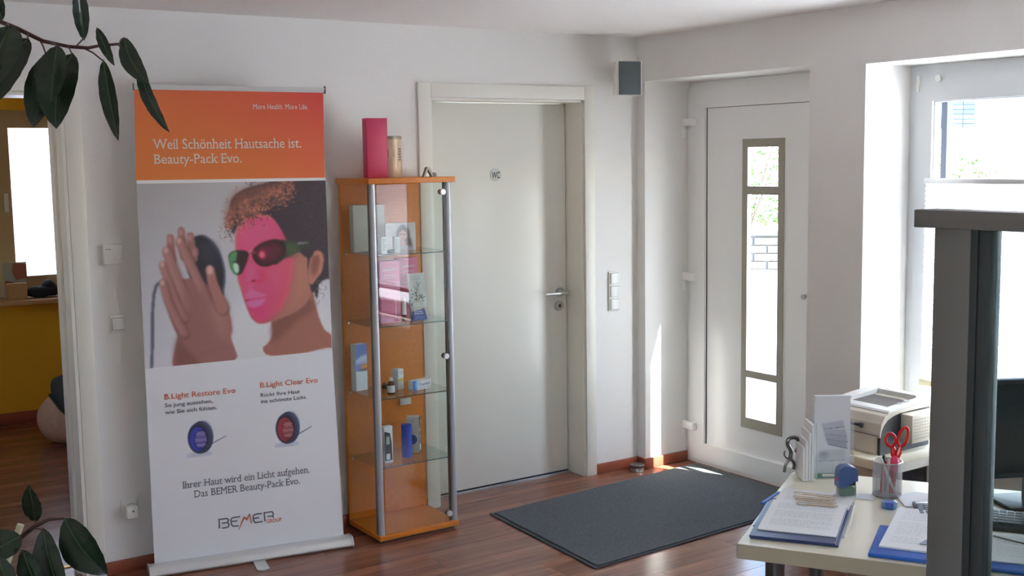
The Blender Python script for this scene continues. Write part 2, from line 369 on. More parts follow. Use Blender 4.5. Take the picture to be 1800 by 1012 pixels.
def printgrid(name, P, nx, ny, colf, parent, label=None, m=None):
    # P(s,t)->xyz, colf(s,t)->rgb arrays
    s, t = np.meshgrid(np.linspace(0, 1, nx), np.linspace(0, 1, ny)); co = P(s, t).reshape(-1, 3)
    i = np.arange((nx-1)*(ny-1)); r, c = i//(nx-1), i % (nx-1); v = r*nx+c
    F = np.stack([v, v+nx, v+nx+1, v+1], 1)
    me = bpy.data.meshes.new(name); me.vertices.add(len(co)); me.vertices.foreach_set('co', co.ravel()); me.loops.add(F.size); me.polygons.add(len(F))
    me.loops.foreach_set('vertex_index', F.ravel().astype(np.int32)); me.polygons.foreach_set('loop_start', np.arange(0, F.size, 4, dtype=np.int32)); me.update(calc_edges=True)
    cl = me.color_attributes.new('Col', 'FLOAT_COLOR', 'POINT'); col = np.ones((len(co), 4)); col[:, :3] = colf(s, t).reshape(-1, 3); cl.data.foreach_set('color', col.ravel())
    return link(name, me, m or VC, parent, label=label)

# ================================================================= the room
ZC = 2.324; XL = -5.3; YF = -7.0; TH = .5
def wallbox(name, boxes, m=WALL):
    b = MB()
    for a, c in boxes: b.box(a, c)
    return b.obj(name, m, kind='structure')
# back wall (the one with the WC door)
OX0, OX1, OZ = -1.275, -.361, 1.992   # WC opening
JX0, JX1, JZ = -3.86, -2.942, 1.985   # doorway to the yellow room
wallbox('wall_back', [((XL, 0, 0), (JX0, .2, ZC)), ((JX0, 0, JZ), (JX1, .2, ZC)), ((JX1, 0, 0), (OX0, .2, ZC)), ((OX0, 0, OZ), (OX1, .2, ZC)), ((OX1, 0, 0), (TH, .2, ZC))])
# right wall: pier stub, entrance recess, pier, window recesses
ya, yp1, yp2, yw1, yq, yw2 = -.065, -1.2, -1.5105, -2.9, -3.25, -4.9
hh, hw, sz = 2.093, 2.076, .45
wallbox('wall_right', [((0, ya, 0), (TH, 0, ZC)), ((0, yp1, hh), (TH, ya, ZC)), ((0, yp2, 0), (TH, yp1, ZC)), ((0, yw1, hw), (TH, yp2, ZC)), ((0, yw1, 0), (TH, yp2, sz)),
    ((0, yq, 0), (TH, yw1, ZC)), ((0, yw2, hw), (TH, yq, ZC)), ((0, yw2, 0), (TH, yq, sz)), ((0, YF, 0), (TH, yw2, ZC))])
wallbox('wall_left', [((XL-.2, YF, 0), (XL, -6.2, ZC)), ((XL-.2, -4.7, 0), (XL, .2, ZC)), ((XL-.2, -6.2, 0), (XL, -4.7, .9)), ((XL-.2, -6.2, 2.0), (XL, -4.7, ZC))])  # unseen window opening added to brighten the pier and entrance door
wallbox('wall_front', [((XL, YF-.2, 0), (TH, YF, ZC))])
bx('ceiling', (XL-.2, YF-.2, ZC), (TH, .2, ZC+.15), CEIL, kind='structure')
floor = bx('floor', (XL-.2, YF-.2, -.06), (TH, 3.4, -.011), DARKG, kind='structure')
# yellow room behind
FX0, FX1, FY = -4.6, -1.2, 3.3
WX0, WX1, WZ0, WZ1 = -2.70, -2.06, .84, 2.06
wallbox('wall_far', [((FX0, FY, 0), (WX0, FY+.2, ZC)), ((WX1, FY, 0), (FX1, FY+.2, ZC)), ((WX0, FY, WZ1), (WX1, FY+.2, ZC)), ((WX0, FY, 0), (WX1, FY+.2, WZ0))], YEL)
wallbox('wall_far_left', [((FX0-.1, .2, 0), (FX0, 1.0, ZC)), ((FX0-.1, 1.5, 0), (FX0, FY+.2, ZC)), ((FX0-.1, 1.0, 0), (FX0, 1.5, 1.05)), ((FX0-.1, 1.0, 1.95), (FX0, 1.5, ZC))], YEL)  # unseen opening added to brighten the yellow room
wallbox('wall_far_right', [((FX1, .2, 0), (FX1+.1, FY+.2, ZC))], YEL)
bx('ceiling_far', (FX0-.1, .2, ZC), (FX1+.1, FY+.2, ZC+.15), CEIL, kind='structure')
# laminate boards, children of the floor
PW, PL = .193, 1.285
full = MB().box((0, 0, -.008), (PL-.0008, PW-.0006, 0), .0007).mesh('floor_plank')
full.materials.append(PLANK)
def cutplank(x0, x1, y0, y1):
    me = MB().box((0, 0, -.008), (x1-x0-.0008, y1-y0-.0006, 0), .0007).mesh('floor_plank'); link('floor_plank', me, PLANK, floor, loc=(x0, y0, 0))
row = 0; y = -4.42
while y < -.001:
    x = -4.2 + ((row*.471) % PL) - PL; yy = min(y+PW, 0)
    while x < 0:
        a, b_ = max(x, XL+.9), min(x+PL, 0)
        if b_-a > .03:
            if b_-a > PL-.01 and yy-y > PW-.001: link('floor_plank', full, PLANK, floor, loc=(x, y, 0))
            else: cutplank(a, b_, y, yy)
        x += PL
    y += PW; row += 1
for y0, y1 in ((-1.2, -.9), (-.9, -.7), (-.7, -.5), (-.5, -.3), (-.3, -.065)): cutplank(0, .31, y0, y1)
cutplank(OX0, OX1, 0, .12)
cutplank(JX0, JX1, 0, .2)
y = .2; row = 0
while y < 3.29:
    x = -4.9+((row*.5) % PL)
    while x < FX1-.6:
        a = max(x, FX0); 
        if x+PL-a > .05: cutplank(a, x+PL, y, min(y+PW, 3.3))
        x += PL
    y += PW; row += 1
bx('floor_plank', (XL, YF, -.011), (-4.4, 0, -.0005), PLANK, floor); bx('floor_plank', (-4.4, YF, -.011), (0, -4.42, -.0005), PLANK, floor)
bx('trim_1', (JX0, .19, -.008), (JX1, .215, .004), BRASS, kind='structure')
# skirting
def smooth(p, n=5):
    P = [np.array(v, float) for v in p]; P = [2*P[0]-P[1]]+P+[2*P[-1]-P[-2]]; o = []
    for i in range(1, len(P)-2):
        a, b, c, d = P[i-1:i+3]
        for t in np.linspace(0, 1, n, endpoint=False): o.append(tuple(.5*((2*b)+(c-a)*t+(2*a-5*b+4*c-d)*t*t+(3*b-a-3*c+d)*t**3)))
    return o+[tuple(P[-2])]
def skirt(name, a, c): bx(name, a, c, BASEB, bev=.004, kind='structure')
skirt('baseboard_back', (-2.877, -.014, 0), (-1.346, -.0005, .055)); skirt('baseboard_corner', (-.297, -.014, 0), (-.0005, -.0005, .055))
skirt('baseboard_right', (-.014, -.065, 0), (-.0005, -.014, .055)); skirt('baseboard_reveal', (-.014, -.079, 0), (.298, -.066, .055))
skirt('baseboard_pier', (-.014, -1.51, 0), (-.0005, -1.2, .055)); skirt('baseboard_far', (FX0, FY-.014, 0), (FX1, FY-.0005, .075))
# ---- WC door (door_1) : casing, jambs, leaf
d1 = bpy.data.objects.new('door_1', None); C.objects.link(d1); d1['kind'] = 'structure'
K = .068
MB().box((OX0-K, -.014, 0), (OX0, -.0005, OZ+K), .003).obj('casing', LAC, d1, True)
MB().box((OX1, -.014, 0), (OX1+K-.004, -.0005, OZ+K), .003).obj('casing', LAC, d1, True)
MB().box((OX0, -.014, OZ), (OX1, -.0005, OZ+K), .003).obj('casing', LAC, d1, True)
MB().box((OX0+.001, .0, 0), (OX0+.012, .19, OZ), 0).obj('jamb', LAC, d1); MB().box((OX1-.012, 0, 0), (OX1-.001, .19, OZ), 0).obj('jamb', LAC, d1); MB().box((OX0, 0, OZ-.012), (OX1, .19, OZ-.001), 0).obj('jamb', LAC, d1)
leaf = MB().box((OX0+.014, .14, .012), (OX1-.016, .18, OZ-.014), .0015).obj('door_leaf', DOORM, d1, True)
MB().box((OX1-.0155, .146, 0), (OX1-.0125, .175, OZ-.012)).box((OX0+.012, .146, .002), (OX1-.012, .18, .010)).obj('gasket', DARKG, d1)
MB().box((OX0+.012, .125, -.002), (OX1-.012, .1385, .006), .002).obj('threshold', ALU, d1, True)
h = MB().cyl((-.422, .14, .985), (-.422, .131, .985), .026, seg=28).cyl((-.422, .131, .985), (-.422, .088, .985), .009).obj('door_handle', STEEL, d1, True)
MB().tube([(-.40, .088, .985), (-.44, .088, .985), (-.50, .088, .986), (-.545, .088, .987)], .0095, 12).obj('lever', STEEL, h, True)
kh = MB().cyl((-.428, .14, .914), (-.428, .131, .914), .026, seg=28).obj('key_rosette', STEEL, d1, True)
MB().cyl((-.428, .131, .914), (-.428, .129, .914), .009, seg=16).obj('lock_cylinder', DSTEEL, kh)
sg = MB().cyl((-.818, .1398, 1.617), (-.818, .1365, 1.617), .032, seg=40).obj('wc_sign', mat('sign_silver', (.50, .50, .48), .35, .5), None, True)
tag(sg, 'round silver WC sign stuck on the white toilet door', 'sign')
text(sg, 'WC', -.843, -.794, 1.600, .031, BLACK, bold=.02, y=.1358)
# ---- doorway to yellow room
d2 = bpy.data.objects.new('door_2', None); C.objects.link(d2); d2['kind'] = 'structure'
for a, c in (((JX1, -.014, 0), (JX1+.065, -.0005, JZ+.065)), ((JX0-.065, -.014, 0), (JX0, -.0005, JZ+.065)), ((JX0, -.014, JZ), (JX1, -.0005, JZ+.065))): MB().box(a, c, .003).obj('casing', LAC, d2, True)
for a, c in (((JX1-.014, -.012, 0), (JX1-.001, .21, JZ)), ((JX0+.001, -.012, 0), (JX0+.014, .21, JZ)), ((JX0, -.012, JZ-.014), (JX1, .21, JZ-.001)), ((JX1-.026, .09, 0), (JX1-.014, .13, JZ))): MB().box(a, c).obj('jamb', LAC, d2)
# ---- entrance door (door_3)
d3 = bpy.data.objects.new('door_3', None); C.objects.link(d3); d3['kind'] = 'structure'
fz = 2.052
b = MB()
for a, c in (((.305, -.105, 0), (.375, -.066, fz)), ((.305, -1.199, 0), (.375, -1.14, fz)), ((.305, -1.14, 2.0), (.375, -.105, fz)), ((.32, -1.199, fz), (.37, -.066, hh-.001)), ((.305, -1.14, 0), (.375, -.105, .018))): b.box(a, c)
b.obj('door_frame', PVC, d3)
def ring(x0, x1, ya_, yb, z0, z1, wy, wz0, wz1):
    return MB().box((x0, ya_, z0), (x1, ya_+wy, z1)).box((x0, yb-wy, z0), (x1, yb, z1)).box((x0, ya_+wy, z0), (x1, yb-wy, z0+wz0)).box((x0, ya_+wy, z1-wz1), (x1, yb-wy, z1))
ring(.296, .36, -1.15, -.095, .02, 2.035, .114, .10, .085).obj('sash', PVC, d3)
MB().box((.3105, -1.042, .112), (.325, -.2035, .118)).box((.3105, -1.042, 1.948), (.325, -.2035, 1.9545)).box((.3105, -.214, .115), (.325, -.2075, 1.95)).box((.3105, -1.0365, .115), (.325, -1.0325, 1.95)).obj('gasket', DARKG, d3)
gz = [(.322, .537), (.576, 1.495), (1.538, 1.737)]; GY0, GY1 = -.729, -.518
b = MB(); PY0, PY1 = -1.036, -.209
b.box((.312, PY0, .115), (.33, GY0, 1.951)).box((.312, GY1, .115), (.33, PY1, 1.951)); zz = [.115, .322, .537, .576, 1.495, 1.538, 1.737, 1.951]
for i in (0, 2, 4, 6): b.box((.312, GY0, zz[i]), (.33, GY1, zz[i+1]))
b.obj('door_panel', PVC, d3)
b = MB(); x0, x1 = .306, .3122
b.box((x0, GY1, .265), (x1, -.480, 1.78)).box((x0, -.768, .265), (x1, GY0, 1.78))
for a, c in ((.265, .322), (.537, .576), (1.495, 1.538), (1.737, 1.78)): b.box((x0, GY0, a), (x1, GY1, c))
b.obj('glazing_trim', CHAMP, d3)
for z0, z1 in gz: bx('glass_pane', (.322, GY0, z0), (.326, GY1, z1), GLASS, d3)
for z in (1.845, 1.007, .175):
    hg = MB().box((.266, -.150, z+.012), (.2955, -.026, z+.053), .004).box((.262, -.066, z-.053), (.2955, -.024, z+.010), .005).obj('hinge', mat('hinge_white', (.90, .90, .87), .35), d3, True); MB().cyl((.284, -.020, z-.052), (.284, -.020, z+.052), .0045, seg=10).obj('hinge_shade_strip', DSTEEL, hg)  # the dark rod stands in for the shadow gap beside the hinge
MB().cyl((.312, -.905, .997), (.300, -.905, .997), .013, seg=16).obj('door_viewer', STEEL, d3, True)
MB().box((.285, -1.105, .93), (.296, -1.075, 1.12), .003).tube([(.29, -1.09, 1.04), (.25, -1.09, 1.04), (.25, -.99, 1.04)], .009, 10).obj('door_handle', STEEL, d3, True)
# exterior shutter guide rails
# ---- windows in the right wall
def window(n, y0, y1, blind_top, blind_bot):
    w_ = bpy.data.objects.new('window_%d' % n, None); C.objects.link(w_); w_['kind'] = 'structure'
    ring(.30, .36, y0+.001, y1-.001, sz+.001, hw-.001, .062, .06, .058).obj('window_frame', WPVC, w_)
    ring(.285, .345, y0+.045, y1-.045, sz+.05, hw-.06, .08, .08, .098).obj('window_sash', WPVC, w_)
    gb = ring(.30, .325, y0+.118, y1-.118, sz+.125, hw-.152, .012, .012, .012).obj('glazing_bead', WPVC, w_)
    bx('glass_pane', (.318, y0+.118, sz+.125), (.324, y1-.118, hw-.152), GLASS, w_)
    ring(.38, .42, y0+.07, y1-.105, sz+.05, hw-.04, .028, .02, .02).obj('shutter_rail', BLUEG, w_)
    bx('window_sill', (-.03, y0+.001, sz), (.30, y1-.001, sz+.02), LAC, w_, bev=.004)
    hgb = MB().box((.279, y1-.060, 1.99), (.285, y1-.048, 2.03)).box((.279, y1-.058, 1.96), (.30, y1-.047, 2.0)).cyl((.28, y1-.16, 2.012), (.27, y1-.16, 2.012), .014).obj('window_hinge', WPLAS, w_, True)
    # pleated blind
    bl = bpy.data.objects.new('pleated_blind', None); C.objects.link(bl); bl.location = (.27, (y0+y1)/2, blind_bot); hy = (y1-y0)/2-.112
    H = blind_top-blind_bot; n_ = int(H/.011); b = MB(); pr = None
    for i in range(n_+1):
        z = H*i/n_; x = (.007 if i % 2 else -.003); v = [b.b.verts.new((x, -hy, z)), b.b.verts.new((x, hy, z))]
        if pr: b.b.faces.new((pr[0], pr[1], v[1], v[0]))
        pr = v
    b.obj('blind_fabric', BLIND, bl)
    MB().box((-.010, -hy-.004, H), (.010, hy+.004, H+.022), .004).obj('top_rail', ALUW, bl, True)
    MB().box((-.010, -hy-.004, -.028), (.010, hy+.004, 0), .004).obj('bottom_rail', mat('cream_rail', (.62, .56, .38), .5), bl, True)
    for yy in (hy-.07, -hy+.07): MB().tube([(-.012, yy, H+.02), (-.012, yy, 1.91-blind_bot)], .0006, 5).obj('blind_cord', WPLAS, bl)
    return bl
tag(window(1, yw1, yp2, 1.563, .70), 'white pleated blind covering the lower part of the big window beside the entrance door', 'blind')
tag(window(2, yw2, yq, 1.70, .70), 'white pleated blind on the further right-hand window behind the glazed partition', 'blind')
# ---- yellow room window
w4 = bpy.data.objects.new('window_3', None); C.objects.link(w4); w4['kind'] = 'structure'
MB().box((WX0, FY+.03, WZ0), (WX0+.17, FY+.09, WZ1)).box((WX1-.13, FY+.03, WZ0), (WX1, FY+.09, WZ1)).box((WX0+.17, FY+.03, WZ1-.115), (WX1-.13, FY+.09, WZ1)).box((WX0+.17, FY+.03, WZ0), (WX1-.13, FY+.09, WZ0+.13)).obj('window_frame', TANF, w4)
MB().box((WX0+.12, FY+.01, 1.40), (WX0+.145, FY+.03, 1.52), .004).obj('window_handle', WPLAS, w4, True)
bx('window_sill', (WX0-.03, FY-.26, WZ0-.03), (WX1+.03, FY+.03, WZ0), WOODSILL, w4, bev=.004)
bl = thing('pleated_blind', 'white pleated blind glowing in the window of the yellow room', 'blind', (-2.38, FY+.06, WZ0+.13))
b = MB(); pr = None; n_ = 78
for i in range(n_+1):
    z = .97*i/n_; v = [b.b.verts.new((-.155, .004 if i % 2 else -.004, z)), b.b.verts.new((.19, .004 if i % 2 else -.004, z))]
    if pr: b.b.faces.new((pr[0], pr[1], v[1], v[0]))
    pr = v
b.obj('blind_fabric', BLIND, bl); MB().box((-.152, -.009, -.012), (.188, .009, 0)).obj('bottom_rail', ALUW, bl); MB().tube([(-.05, -.008, 0), (-.05, -.008, .97)], .001, 5).obj('blind_cord', GREYC, bl)

# ================================================================= outside
ground = bx('ground', (.5, -40, -.15), (60, 60, -.02), CONC, kind='structure')
bx('ground_left', (-30, 3.5, -.15), (.5, 60, -.02), CONC, kind='structure'); bx('ground_front', (-30, -40, -.15), (.5, YF-.2, -.02), CONC, kind='structure')
gw = thing('garden_wall', 'low pale stone block wall beyond the glass of the entrance door', 'wall', (8.9, 7.4, 0), math.radians(-45))
bx('wall_core', (-3, -.1, -.02), (3, .1, .50), mat('wall_joint', (.11, .11, .11), .9), gw)
blk = MB().box((0, -.15, 0), (.36, -.1, .098), .004).mesh('stone_block'); blk.materials.append(STONE)
for r_ in range(4):
    for i in range(14):
        x = -2.9+i*.4+(.2 if r_ % 2 else 0)
        if x+.39 < 3: link('stone_block', blk, STONE, gw, loc=(x, 0, r_*.12))
bx('coping', (-3.05, -.19, .50), (3.05, .14, .56), STONE, gw, bev=.01)
def bush(name, label, loc, R, H, n, seed, lw=.05):
    rr = random.Random(seed); t = thing(name, label, 'bush', loc); b = MB()
    for i in range(7):
        a = rr.uniform(0, 6.28); b.tube([(0, 0, 0), (.3*R*math.cos(a), .3*R*math.sin(a), H*.4), (.6*R*math.cos(a), .6*R*math.sin(a), H*.8)], [.02, .014, .006], 5)
    b.obj('stem', TWIG, t); V = []; F = []
    for i in range(n):
        u_, v_, q = rr.uniform(0, 6.28), rr.uniform(-1, 1), rr.uniform(.45, 1)**.5; s_ = math.sqrt(1-v_*v_)
        c = Vector((R*q*s_*math.cos(u_), R*q*s_*math.sin(u_), H*.55+H*.45*q*v_)); d = Vector((rr.gauss(0, 1), rr.gauss(0, 1), rr.gauss(0, 1))).normalized()*lw; e = d.orthogonal().normalized()*lw*.4
        k = len(V); V += [c-d, c+e, c+d, c-e]; F.append((k, k+1, k+2, k+3))
    me = bpy.data.meshes.new('foliage'); me.from_pydata(V, [], F); o = link('foliage', me, BUSH, t); o['kind'] = 'stuff'
bush('garden_bush', 'leafy green bush seen through the upper pane of the entrance door', (11.2, 10.4, -.02), 1.5, 3.0, 2600, 1, .08)
bush('garden_bush', 'green bush seen through the big window under the slate-clad building', (8.9, 4.4, -.02), .75, 1.85, 2200, 2)
bd = thing('slate_clad_building', 'pale house with a blue-grey slate-clad upper storey seen through the big window', 'building', (21.1, 12.45, -.02), math.radians(-34))
bx('wall', (-1.0, .5, 0), (9, 6, 2.4), RENDER, bd); bx('upper_storey', (-.9, .03, 2.3), (.02, 6, 5.2), SLATE, bd); bx('upper_wall', (.03, .6, 2.4), (9, 6, 5.2), RENDER, bd)
sm = MB().box((0, 0, 0), (.295, .03, .105), 0).mesh('slate'); sm.materials.append(SLATE)
for r_ in range(22):
    for i in range(3): link('slate', sm, SLATE, bd, loc=(-.9+i*.305, -.003-.0*r_, 2.27+r_*.115))
MB().cyl((-.78, -.10, 1.45), (-.78, -.10, 2.6), .06, seg=10).obj('downpipe', BLUEG, bd)

# ================================================================= wall fittings
sp = thing('wall_speaker', 'small white wall loudspeaker with grey grille up in the room corner', 'speaker', (-.178, -.125, 2.098), math.radians(-20))
MB().prism([(-.072, -.05), (.072, -.05), (.05, .06), (-.05, .06)], -.088, .088).obj('cabinet', WPLAS, sp); MB().box((-.056, -.056, -.084), (.062, -.05, .084), .002).obj('grille', GRILLE, sp, True)
MB().cyl((0, .06, 0), (0, .115, 0), .012).box((-.03, .1, -.03), (.03, .112, .03)).obj('wall_bracket', WPLAS, sp)
def plate(name, label, x0, x1, z0, z1, cat='switch', n=1, th=.009):
    t = thing(name, label, cat, ((x0+x1)/2, -.001, (z0+z1)/2)); W, H = (x1-x0)/2, (z1-z0)/2
    MB().box((-W, -th, -H), (W, 0, H), .003).obj('frame_plate', WPLAS, t, True)
    for i in range(n):
        zc = H - (2*i+1)*H/n; k = min(W, H/n)*.80; MB().box((-k-.0016, -th-.0006, zc-k*.98-.0016), (k+.0016, -th+.0002, zc+k*.98+.0016)).obj('rocker_shade_gap', mat('gap_shade_grey', (.28, .28, .26), .5), t); MB().box((-k, -th-.006, zc-k*.98), (k, -th+.001, zc+k*.98), .002).obj('rocker', mat('rocker_white', (.80, .80, .77), .25), t, True)  # grey slab paints the shadow gap round each rocker
    return t
plate('light_switch', 'triple white light switch between the toilet door and the corner', -.203, -.130, .878, 1.088, n=3)
plate('light_switch', 'single white light switch beside the yellow doorway, below the wall box', -2.806, -2.744, 1.012, 1.086)
t = thing('room_thermostat', 'white wall box above the single switch beside the yellow doorway', 'thermostat', (-2.783, -.001, 1.337)); MB().box((-.038, -.022, -.04), (.040, 0, .04), .004).obj('housing', WPLAS, t, True); MB().box((-.03, -.0235, .018), (-.008, -.0215, .022)).obj('marking', INKL, t); MB().cyl((.02, -.022, -.012), (.02, -.025, -.012), .008).obj('dial', WPLAS, t, True)
t = thing('power_socket', 'white wall socket with a cube adapter plugged in, left of the banner', 'socket', (-2.765, -.001, .272))
MB().box((-.038, -.008, -.038), (.034, 0, .038), .003).obj('frame_plate', WPLAS, t, True); MB().box((-.026, -.05, -.036), (.020, -.008, .014), .004).obj('adapter', WPLAS, t, True)
MB().prism([(.018, .0), (.030, .052), (.030, -.01)], -.03, -.024, 1).tube([(-.02, -.03, .014), (-.012, -.03, .024), (.006, -.03, .022)], .003, 6).obj('plug_tab', GREYC, t); MB().cyl((0, -.0505, -.006), (0, -.0495, -.006), .0035).obj('earth_hole', INK, t)
t = thing('door_stop', 'round stainless floor door stop on the boards in the room corner', 'door stop', (-.075, -.082, 0)); MB().lathe([(0, 0), (.037, 0), (.038, .004), (.036, .008), (.036, .022)], (0, 0, 0), 32).obj('base', STEEL, t, True)
MB().lathe([(.0385, .022), (.040, .024), (.040, .034), (.036, .038), (0, .039)], (0, 0, 0), 32).obj('lid', DSTEEL, t, True); 

# door mat
t = thing('door_mat', 'dark grey ribbed entrance mat in front of the white entrance door', 'mat', (0, 0, .001))
MP = [(-1.150, -.245), (.262, -.165), (.285, -.80), (-.27, -1.13), (-1.20, -1.150)]
A_, B_, C_, D_ = Vector((-1.145, -.262)), Vector((.275, -.170)), Vector((.275, -1.075)), Vector((-1.195, -1.150))
def inset(k):
    c = (A_+B_+C_+D_)/4; return [tuple(p + (c-p).normalized()*k*1.3) for p in (A_, B_, C_, D_)]
MB().prism(inset(0), 0, .005).obj('rubber_rim', RUBBER, t); MB().prism(inset(.018), .005, .010).obj('pile', CARPET, t)

# ================================================================= roll-up banner
bn = thing('roll_up_banner', 'tall white and orange roll-up advertising banner with a woman in goggles', 'banner', (-2.71, -.095, 0), math.radians(-9.3815))
prof = [(.022, .006), (.022, .030), (.012, .040), (.006, .042), (-.010, .042), (-.030, .046), (-.048, .042), (-.060, .030), (-.066, .012), (-.062, .004)]
MB().prism(prof, -.012, .842, 0).obj('base_cassette', ALUW, bn, True)
for x0, x1 in ((-.020, -.012), (.842, .850)): MB().prism([(p[0]*1.05, max(p[1]*1.08-.001, .002)) for p in prof], x0, x1, 0).obj('end_cap', ALUW, bn)
for x in (.40,):
    MB().prism([(x, -.17), (x+.02, -.182), (x+.052, -.176), (x+.060, .10), (x+.012, .10)], .001, .006).obj('foot', ALUW, bn)
MB().cyl((.41, .012, .03), (.41, .012, 2.0), .008).obj('pole', ALU, bn, True)
x0t, x1t = .0224, .8008
MB().prism([(.0224, 2.016), (.8008, 2.010), (.7975, 1.994), (.0224, 1.996+.002)], -.009, .010, 1).obj('top_rail', ALUW, bn)
bx('rail_cap', (.019, -.010, 1.992), (.0224, .011, 2.020), DGREY, bn); bx('rail_cap', (.8008, -.010, 1.985), (.8042, .011, 2.016), DGREY, bn)
# panel follows the measured outline (the web narrows a touch towards the top)
MB().prism([(.0081, .040), (.822, .040), (.798, .87), (.7925, 1.62), (.7965, 1.993), (.0233, 1.998), (.0141, 1.62), (.0102, .866)], -.0008, .0004, 1).obj('banner_web', BANNER, bn)
def hdr(s, t):
    x = .0233+(.7957-.0233)*s + (.0122-.0233)*t*(1-s) + (.7906-.7957)*t*s; z = (1.996-.007*s)*(1-t)+(1.634-.005*s)*t
    return np.stack([x, np.full_like(x, -.0014), z], -1)
def hcol(s, t):
    tl, tr, b1, b2 = [np.array(c) for c in ((.85, .20, .06), (.80, .075, .065), (.85, .25, .055), (.88, .15, .09))]
    s_, t_ = s[..., None], t[..., None]; m_ = np.clip((s_-.35*t_), 0, 1)**1.3
    return (tl*(1-m_)+tr*m_)*(1-t_)+(b1*(1-m_)+b2*m_)*t_
printgrid('orange_header', hdr, 60, 30, hcol, bn)
text(bn, 'More Health. More Life.', .4947, .7266, 1.9195, .0205, INKW, serif=True)
text(bn, 'Weil Schönheit Hautsache ist.', .0871, .6913, 1.758, .040, INKW, serif=True)
text(bn, 'Beauty-Pack Evo.', .0881, .4378, 1.699, .038, INKW, serif=True)
text(bn, 'B.Light Restore Evo', .081, .372, .731, .0225, INKO, bold=.009); text(bn, 'B.Light Clear Evo', .4764, .7278, .742, .0225, INKO, bold=.009)
text(bn, 'So jung aussehen,', .081, .2757, .6985, .0155, INK, bold=.009); text(bn, 'wie Sie sich fühlen.', .0801, .2908, .669, .0155, INK, bold=.009)
text(bn, 'Rückt Ihre Haut', .4774, .6477, .702, .0155, INK, bold=.009); text(bn, 'ins schönste Licht.', .4784, .677, .6745, .0155, INK, bold=.009)
text(bn, 'Ihrer Haut wird ein Licht aufgehen.', .1389, .678, .3455, .030, INKG, serif=True); text(bn, 'Das BEMER Beauty-Pack Evo.', .1835, .6334, .301, .030, INKG, serif=True)
# logo strokes
def LG(p): x, y_ = p; return (.2757+(x-170)*(.2361/1230), .154+((600-.16*(x-190))-y_)/207*.043)
b = MB()
for st in ([(190, 605), (190, 415), (370, 392), (400, 425), (375, 475), (250, 492)], [(375, 475), (405, 520), (390, 565), (350, 583), (245, 598)], [(660, 343), (490, 372), (450, 410), (457, 515), (500, 553), (615, 538)], [(452, 455), (590, 435)],
           [(1145, 262), (990, 285), (945, 325), (950, 425), (990, 466), (1155, 435)], [(950, 378), (1078, 355)], [(1205, 432), (1195, 248), (1370, 220), (1402, 258), (1388, 308), (1262, 328)], [(1388, 308), (1402, 352)]):
    ribbon(b := MB(), [LG(p) for p in st], .0055); b.obj('logo_stroke', INKG, bn)
b = MB(); ribbon(b, [LG(p) for p in ((612, 628), (680, 480), (745, 358), (802, 402), (865, 290), (905, 482))], [.0025, .005, .0065, .006, .0065, .004], -.0026); b.obj('logo_stroke', INKO, bn, label='orange slanted stroke of the logo')
text(bn, 'GROUP', .4804, .5473, .1455, .0165, INKO, bold=.006)
# two lamps printed on the lower part
def lamp(cx, cz, rx, rz, rimc, dotc, tail):
    P_ = Paint(200, 150, (150, 153, 162)); k = 1
    P_.E(90, 141, 46, 6, (126, 128, 136), 5, .6); P_.L([(118, 112), (150, 98), (194, 78)], 5, 2.5, (72, 75, 90), 1)
    P_.E(101, 72, 44, 64, (40, 44, 62), 1, rot=-.05); P_.E(112, 64, 30, 52, (66, 70, 92), 4, .8, rot=-.05); P_.E(92, 75, 44, 62, (44, 47, 62), 1, rot=-.05); P_.E(88, 76, 37, 54, (26, 28, 40), 1, rot=-.05)
    P_.E(86, 78, 32, 49, rimc, 2, rot=-.05); P_.E(96, 82, 24, 40, tuple(c*.75 for c in rimc), 3)
    for i in range(-4, 5):
        for j in range(-7, 8):
            if (i/4.4)**2+(j/7)**2 < 1: P_.L([(95+i*4.9+(2.4 if j % 2 else 0), 80+j*4.9), (97+i*4.9+(2.4 if j % 2 else 0), 80+j*4.9)], 2.2, 2.2, dotc, 0, .8)
    A = D2A(P_.a, 2.5); u0, u1, z0, z1 = cx-rx*1.9, cx+rx*2.05, cz-rz*1.15, cz+rz*1.1
    # only the pixels of the lamp itself are printed
    def PP(s, t): x = u0+(u1-u0)*s; return np.stack([x, np.full_like(x, -.0012), z1-(z1-z0)*t], -1)
    # blend to the white of the web at the border
    def cc(s, t):
        c = A[np.clip((t*149).astype(int), 0, 149), np.clip((s*199).astype(int), 0, 199)]; bgc = np.array((.90, .90, .92)); dist = np.abs(c-A[2, 2]).sum(-1); m_ = np.clip(dist*25, 0, 1)[..., None]; return c*m_+bgc*(1-m_)
    printgrid('lamp_picture', PP, 150, 112, cc, bn)
lamp(.218, .555, .054, .071, (44, 48, 125), (165, 150, 190), 0); lamp(.588, .555, .054, .072, (110, 42, 50), (205, 130, 130), 0)
# the photograph: woman in goggles holding the lamp
k = 1/3.2; P_ = Paint(335, 317, (132, 131, 134)); rr = random.Random(3)
gx = np.clip(P_.X/335, 0, 1)[..., None]; gy = np.clip(P_.Y/317, 0, 1)[..., None]
P_.a = np.array((118, 117, 119))*(1-gy)*(1-gx)+np.array((142, 140, 144))*(1-gy)*gx+np.array((148, 147, 152))*gy*(1-gx)+np.array((160, 158, 163))*gy*gx
P_.E(720, 860, 260, 240, (168, 167, 172), 25, .7, k)
def q(f, *a, **kw): f(*a, k=k, **kw)
q(P_.L, [(80, 1010), (84, 900), (86, 700), (92, 620), (105, 572), (140, 545)], 15, 15, (62, 64, 78))
q(P_.L, [(76, 1010), (80, 900), (82, 700), (88, 620), (102, 568), (138, 541)], 4, 4, (96, 98, 112), al=.7)
